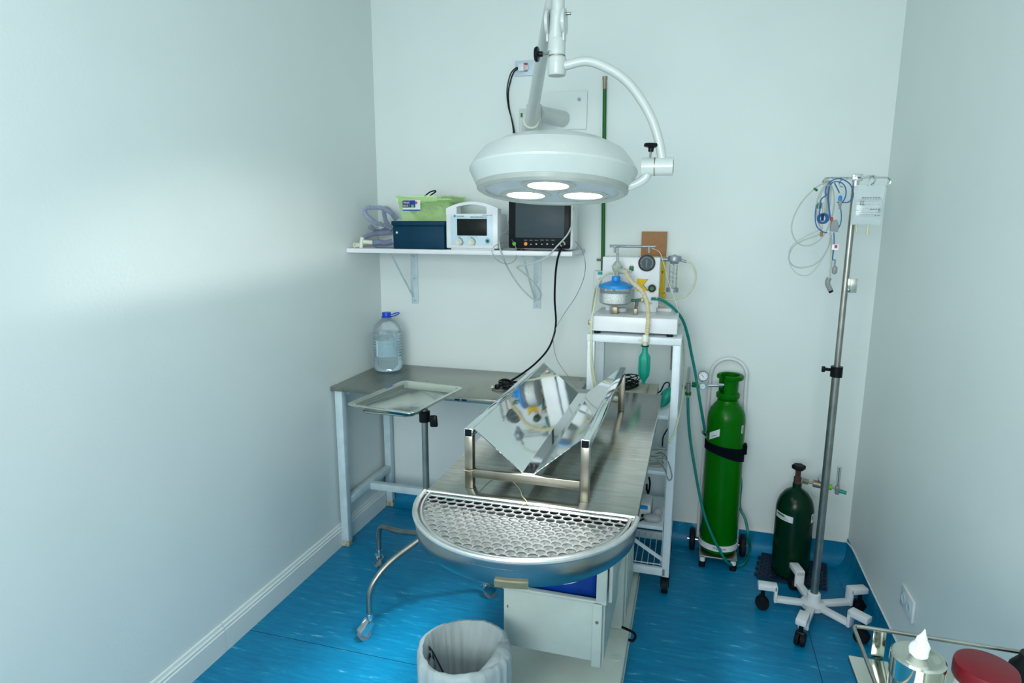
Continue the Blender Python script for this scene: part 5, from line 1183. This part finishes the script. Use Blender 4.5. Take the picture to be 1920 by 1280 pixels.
obj('hanger_loop', MB().tube([((bx0+bx1)/2-0.006, y0, bz1-0.004), ((bx0+bx1)/2-0.004, y0-0.010, bz1+0.018), (IX+0.030, IY-0.088, zz-0.004), ((bx0+bx1)/2+0.012, y0-0.010, bz1+0.016), ((bx0+bx1)/2+0.012, y0, bz1-0.004)], 0.0016, 6), 'clear', t)

# monitoring leads on the iv stand
ZF = '[1440,300,4.571]'
t = thing('ecg_leads', 'bundle of long grey ECG lead cables looped over left hook of IV stand', 'cable', (2.02, -0.49, 1.35))
E_ = MB()
E_.tube([(2.024,-0.488,1.69),(1.995,-0.49,1.678),(1.956,-0.49,1.64),(1.926,-0.49,1.587),(1.915,-0.49,1.529),(1.932,-0.49,1.484),(1.962,-0.49,1.466),(1.997,-0.49,1.474),(2.025,-0.49,1.505),(2.04,-0.49,1.546),(2.048,-0.49,1.591),(2.045,-0.49,1.644),(2.034,-0.49,1.676),(2.022,-0.49,1.689)], 0.0024, 7)
E_.tube([(2.021,-0.496,1.688),(2.006,-0.496,1.668),(1.992,-0.496,1.628),(1.993,-0.496,1.579),(2.006,-0.496,1.538),(2.015,-0.496,1.522),(2.005,-0.496,1.505),(1.956,-0.496,1.484),(1.923,-0.496,1.458),(1.914,-0.496,1.42),(1.932,-0.496,1.393),(1.968,-0.496,1.388),(2.009,-0.496,1.405),(2.033,-0.496,1.439),(2.045,-0.496,1.481),(2.048,-0.496,1.505)], 0.0028, 7)
E_.tube([(2.022,-0.502,1.687),(2.007,-0.502,1.659),(1.999,-0.502,1.631),(1.998,-0.502,1.571),(2.016,-0.502,1.534),(2.006,-0.502,1.522),(1.966,-0.502,1.501),(1.925,-0.502,1.471),(1.912,-0.502,1.438),(1.92,-0.502,1.395),(1.945,-0.502,1.366),(1.977,-0.502,1.359),(2.003,-0.502,1.38),(2.026,-0.502,1.423),(2.039,-0.502,1.464),(2.042,-0.502,1.497)], 0.0015, 7)
for k in range(5):
    dx = k*9; E_.tube([Vector(p) for p in [(2.019,-0.494,1.682),(2.032,-0.494,1.678),(2.041,-0.494,1.651),(2.046,-0.494,1.619),(2.047,-0.494,1.587),(2.051,-0.494,1.563)]] if False else [(2.008+0.002*k, -0.494-0.003*k, 1.690+0.002*(k % 2)), (2.014+0.0028*k, -0.490-0.003*k, 1.700-0.002*k), (2.020+0.0028*k, -0.484-0.003*k, 1.680), (2.023+0.0026*k, -0.492-0.002*k, 1.62), (2.022+0.0020*k, -0.494-0.002*k, 1.585), (2.026+0.0012*k, -0.494-0.002*k, 1.560)], 0.0024, 7)
E_.tube([(2.043,-0.492,1.514),(2.051,-0.492,1.481),(2.055,-0.492,1.439),(2.057,-0.492,1.398),(2.056,-0.492,1.356),(2.056,-0.492,1.343)], 0.0034, 8)
E_.tube([(2.015,-0.492,1.66),(2.02,-0.492,1.62),(2.029,-0.492,1.579),(2.035,-0.492,1.554)], 0.0026, 7)
obj('lead_wires', E_, 'greywire', t)
jb = MB().prism([((2.045,-0.49,1.558)[0], (2.045,-0.49,1.558)[2]), ((2.06,-0.49,1.558)[0], (2.06,-0.49,1.558)[2]), ((2.068,-0.49,1.538)[0], (2.068,-0.49,1.538)[2]), ((2.066,-0.49,1.515)[0], (2.066,-0.49,1.515)[2]), ((2.041,-0.49,1.517)[0], (2.041,-0.49,1.517)[2]), ((2.041,-0.49,1.54)[0], (2.041,-0.49,1.54)[2])], 'y', -0.508, -0.493)
obj('junction_block', jb, 'greyplug', t, label='grey junction block')
pl = MB().tube([(2.055,-0.492,1.352),(2.051,-0.492,1.339),(2.053,-0.492,1.326),(2.063,-0.492,1.307)], 0.0085, 12)
cp = obj('connector_plug', pl, 'greyplug', t)
obj('plug_tip', MB().cyl((2.061,-0.492,1.31), (2.066,-0.492,1.3), 0.0078, seg=16), 'black', cp)
obj('green_clip', MB().box((1.992,-0.5,1.617), (2.007,-0.494,1.596), 0.003).bar(Vector((1.977,-0.492,1.668)), Vector((1.99,-0.492,1.659)), 0.006, 0.008, 0.002), 'green', t)
obj('red_clip', MB().box((2.036,-0.511,1.567), (2.046,-0.505,1.555), 0.001), 'redlabel', t)
obj('brown_clip', MB().box((2.01,-0.5,1.515), (2.02,-0.494,1.499), 0.001), 'card', t)
obj('white_sleeve', MB().cyl((2.009,-0.505,1.619), (2.014,-0.505,1.581), 0.004), 'greywire', t)
t = thing('oximeter_cable', 'blue sensor cable looped over the IV stand hook with grey clip below', 'cable', (2.03, -0.51, 1.40))
B_ = MB()
B_.tube([(2.019,-0.512,1.681),(2.035,-0.51,1.695),(2.057,-0.51,1.698),(2.084,-0.51,1.684),(2.098,-0.51,1.662),(2.102,-0.51,1.638),(2.09,-0.51,1.619),(2.068,-0.51,1.617),(2.053,-0.51,1.618)], 0.0020, 7)
B_.tube([(2.024,-0.514,1.677),(2.038,-0.514,1.688),(2.061,-0.514,1.684),(2.075,-0.514,1.666),(2.078,-0.514,1.642),(2.072,-0.514,1.622),(2.063,-0.514,1.617)], 0.0020, 7)
B_.tube([(2.014,-0.512,1.673),(2.012,-0.512,1.651),(2.016,-0.512,1.643),(2.001,-0.512,1.627),(2,-0.512,1.591),(2.001,-0.512,1.562),(2.008,-0.512,1.546)], 0.0022, 7)
B_.tube([(1.988,-0.508,1.611),(1.987,-0.508,1.575),(1.994,-0.508,1.538),(2.013,-0.508,1.518),(2.032,-0.508,1.512)], 0.0020, 7)
B_.tube([(2.024,-0.51,1.673),(2.023,-0.51,1.635),(2.03,-0.51,1.595),(2.037,-0.51,1.562)], 0.0026, 7)
B_.tube([(2.065,-0.512,1.603),(2.071,-0.512,1.571),(2.071,-0.512,1.546),(2.066,-0.505,1.526)], 0.0018, 7)
B_.tube([(2.038,-0.516,1.684),(2.047,-0.516,1.668),(2.057,-0.516,1.65)], 0.0022, 7)
B_.tube([(2.054,-0.502,1.514),(2.057,-0.504,1.481),(2.058,-0.504,1.448),(2.058,-0.502,1.423),(2.062,-0.502,1.415)], 0.0020, 7)
rdd = random.Random(2)
cB = Vector((2.012,-0.512,1.562))
for k in range(4):
    B_.tube([cB+Vector(((0.010+0.003*k)*math.cos(a), -0.002*k, (0.012+0.002*k)*math.sin(a))) for a in [i*0.7 for i in range(10)]], 0.0016, 6, step=3)
obj('cable', B_, 'bluewire', t)
pb = obj('grey_connector', MB().box((2.057,-0.52,1.606), (2.068,-0.508,1.625), 0.003).cyl((2.063,-0.514,1.607), (2.064,-0.514,1.594), 0.004), 'greyplug', t)
obj('blue_tip', MB().sphere((2.061,-0.514,1.631), 0.0078, (0.9, 0.9, 1.3)), 'bluelid', pb)
obj('black_clip', MB().box((2.006,-0.518,1.554), (2.015,-0.51,1.581), 0.002), 'navy', t)
obj('finger_clip', MB().box((2.058,-0.52,1.366), (2.075,-0.502,1.397), 0.008).box((2.062,-0.514,1.396), (2.068,-0.508,1.42), 0.002), 'greyplug', t)
tg_ = obj('paper_tag', MB().box((2.051,-0.508,1.453), (2.072,-0.5065,1.472)), 'cotton', t)
obj('red_square', MB().box((2.059,-0.509,1.459), (2.068,-0.5078,1.47)), 'redlabel', tg_)

# ---------------------------------------------------------------- waste bin
WX, WY, WZ = 1.007, -1.478, 0.345
t = thing('waste_bin', 'round waste bin lined with a translucent white bag in front of table', 'waste bin', (WX, WY, 0))
obj('bin_body', MB().lathe([(0, 0.0), (0.098, 0.0), (0.100, 0.004), (0.1225, WZ-0.008), (0.1200, WZ-0.008), (0.097, 0.006), (0, 0.006)], (WX, WY, 0), 48), 'greyplug', t)
def liner():
    m = MB(); n = 120; rings = []
    prof = [(0.062, 0.055), (0.086, 0.060), (0.098, 0.14), (0.106, 0.22), (0.112, 0.29), (0.1150, WZ-0.020), (0.1195, WZ+0.001), (0.1270, WZ+0.001), (0.1330, WZ-0.012), (0.1350, WZ-0.040), (0.1340, WZ-0.09), (0.1370, WZ-0.15), (0.1310, WZ-0.21), (0.123, WZ-0.235)]
    rr = random.Random(5); ph = [rr.uniform(0, 6.28) for _ in range(8)]
    for i, (r, z) in enumerate(prof):
        ring = []
        for k in range(n):
            a = 2*PI*k/n
            wv = 0.35*math.sin(5*a+ph[0])+0.45*math.sin(11*a+ph[1])+0.35*math.sin(19*a+ph[2])+0.3*math.sin(31*a+ph[3]+i*0.25)
            amp = 0.0022 if 5 <= i <= 7 else 0.0070 if i < 5 else 0.0065
            if i < 6: wv = -abs(wv)
            if i > 7: wv = abs(wv)
            bulge = 0
            da = (a-D(5)+PI) % (2*PI)-PI
            if i in (5, 6): bulge = -0.020*math.exp(-(da/0.35)**2)
            dz = 0.004*math.sin(3*a+ph[4]) + (0.012*math.exp(-(da/0.35)**2) if 4 < i < 9 else 0)
            ring.append(m.bm.verts.new((WX+(r+amp*wv+bulge)*math.cos(a), WY+(r+amp*wv+bulge)*math.sin(a), z+(dz if i > 2 else 0))))
        rings.append(ring)
    for a, b in zip(rings, rings[1:]): m.ring(a, b)
    m.bm.faces.new(rings[0])
    return m
ln = obj('bin_liner', liner(), 'liner', t, ang=60)
fl = MB().tube([(WX+0.108*math.cos(D(a)), WY+0.108*math.sin(D(a)), WZ-0.030+0.016*math.sin(PI*(a+58)/100)) for a in (-58, -42, -25, -8, 10, 26, 42)], lambda u: 0.006+0.016*math.sin(PI*min(1, max(0, u)))**0.7, 18)
obj('liner_fold', fl, 'liner', ln)
# big printed letter strokes on the inner side of the liner
def stroke(pts, wd):
    m = MB(); P = spline([(p[0], p[1], 0) for p in pts], 6)
    A, B = [], []
    for i, p in enumerate(P):
        T = (P[min(i+1, len(P)-1)]-P[max(i-1, 0)]).normalized(); N_ = Vector((-T.y, T.x, 0))
        for L, s_ in ((A, 1), (B, -1)):
            q_ = p+N_*wd*s_; a = q_.x; z = q_.y; r = 0.0865+(z-0.060)/(0.345-0.060)*(0.1265-0.0865)-0.0135
            L.append(m.bm.verts.new((WX+r*math.cos(a), WY+r*math.sin(a), z)))
    for i in range(len(A)-1): m.bm.faces.new((A[i], A[i+1], B[i+1], B[i]))
    return m
st1 = stroke([(D(183), 0.322), (D(172), 0.290), (D(160), 0.235), (D(150), 0.190)], 0.0075)
st2 = stroke([(D(190), 0.292), (D(182), 0.296), (D(172), 0.270), (D(176), 0.235), (D(188), 0.225)], 0.0075)
me_ = bpy.data.meshes.new('tmp'); st2.bm.to_mesh(me_); st1.bm.from_mesh(me_); bpy.data.meshes.remove(me_)
obj('printed_stroke', st1, 'liner_ink', ln)

# ---------------------------------------------------------------- near cart, bottom right
KZ = 0.80
t = thing('instrument_cart', 'steel instrument cart with wire guard rail in the near right corner', 'instrument cart', (2.08, -2.12, 0))
kx0, kx1, ky0, ky1 = 1.880, 2.290, -2.36, -1.888
obj('cart_top', MB().box((kx0, ky0, KZ-0.012), (kx1, ky1, KZ), 0.003), 'tray', t)
rl = MB().tube([(1.886, ky0+0.01, KZ+0.050), (1.886, -1.885, KZ+0.050), (1.890, -1.878, KZ+0.050), (1.898, -1.877, KZ+0.050), (2.284, -1.877, KZ+0.050), (2.284, ky0+0.01, KZ+0.050)], 0.0035, 8, smooth=False)
obj('guard_rail', rl, 'pole', t)
for x in (1.927, 2.24):
    obj('rail_post', MB().box((x-0.010, -1.884, KZ-0.010), (x+0.010, -1.8805, KZ+0.050), 0.0005), 'tray', t)
for x, y in ((kx0+0.02, ky0+0.02), (kx1-0.02, ky0+0.02), (kx0+0.055, ky1-0.05), (kx1-0.02, ky1-0.02)):
    l = obj('leg', MB().cyl((x, y, 0.07), (x, y, KZ-0.012), 0.010), 'pole', t)
    obj('castor', MB().cyl((x-0.010, y, 0.030), (x+0.010, y, 0.030), 0.030, seg=20).cyl((x, y, 0.045), (x, y, 0.072), 0.008), 'rubber', l)
obj('lower_shelf', MB().box((kx0+0.01, ky0+0.01, 0.25), (kx1-0.01, ky1-0.01, 0.262), 0.002), 'tray', t)
c1 = Vector((1.94,-2.018,0.905))
t = thing('cotton_canister', 'polished steel canister with white cotton tuft on its lid on near cart', 'canister', (c1.x, c1.y, KZ))
obj('canister_body', MB().lathe([(0, KZ), (0.033, KZ), (0.035, KZ+0.003), (0.035, 0.885), (0, 0.885)], (c1.x, c1.y, 0), 48), 'chrome', t)
obj('canister_lid', MB().lathe([(0.0355, 0.870), (0.0365, 0.870), (0.0368, 0.902), (0.034, 0.905), (0.028, 0.905), (0.024, 0.9035), (0, 0.9035)], (c1.x, c1.y, 0), 48), 'tray', t)
ct = MB(); rd = random.Random(8)
ct.lathe([(0, 0.9035), (0.0085, 0.9036), (0.0125, 0.908), (0.0130, 0.914), (0.0115, 0.920), (0.0085, 0.926), (0.0070, 0.930), (0.0060, 0.935), (0.0030, 0.941), (0.0012, 0.948), (0, 0.950)], (c1.x, c1.y, 0), 22)
for v in ct.bm.verts:
    f_ = (v.co.z-0.9036)/0.05; k = 1+0.22*math.sin(3*math.atan2(v.co.y-c1.y, v.co.x-c1.x)+60*f_)*min(1, f_*3)
    v.co.x = c1.x+(v.co.x-c1.x)*k+0.004*f_; v.co.y = c1.y+(v.co.y-c1.y)*k
tag(obj('cotton_tuft', ct, 'cotton', loc=(c1.x, c1.y, 0.904)), 'white tuft of cotton wool poking up from steel canister lid', 'cotton')
c2 = Vector((2.033,-2.007,0.9))
t = thing('red_lidded_jar', 'clear jar with dark red screw lid at the near right corner', 'jar', (c2.x, c2.y, KZ))
obj('jar_body', MB().lathe([(0, KZ+0.001), (0.035, KZ+0.001), (0.037, KZ+0.004), (0.037, 0.872), (0.035, 0.876)], (c2.x, c2.y, 0), 44), 'clear', t)
obj('jar_lid', MB().lathe([(0, 0.900), (0.037, 0.900), (0.0400, 0.8985), (0.0412, 0.894), (0.0412, 0.876), (0.040, 0.874), (0, 0.874)], (c2.x, c2.y, 0), 48), 'red', t)
c3 = Vector((2.113,-1.924,0.86))
tag(obj('black_bottle', MB().lathe([(0, KZ), (0.026, KZ), (0.028, KZ+0.004), (0.028, KZ+0.045), (0.018, KZ+0.060), (0.016, KZ+0.070), (0, KZ+0.070)], (c3.x+0.022, c3.y+0.012, 0), 26), 'black', loc=(c3.x+0.015, c3.y+0.01, KZ)), 'black rounded bottle behind the red-lidded jar at the right edge', 'bottle')
# socket on the right wall
t = thing('power_socket', 'white double socket plate low on the right wall', 'power socket', (RW, -0.81, 0.31))
obj('plate', MB().box((RW-0.010, -0.876, 0.272), (RW-0.0005, -0.754, 0.346), 0.003), 'white', t)
for y in (-0.842, -0.790):
    f = obj('socket_well', MB().lathe([(0, 0.0005), (0.012, 0.0005), (0.015, 0.0008), (0.0165, 0.0022), (0.0180, 0.0004)], seg=24, mtx=Matrix.Translation((RW-0.010, y, 0.309)) @ Matrix.Rotation(-PI/2, 4, 'Y')), 'panelblue', t)
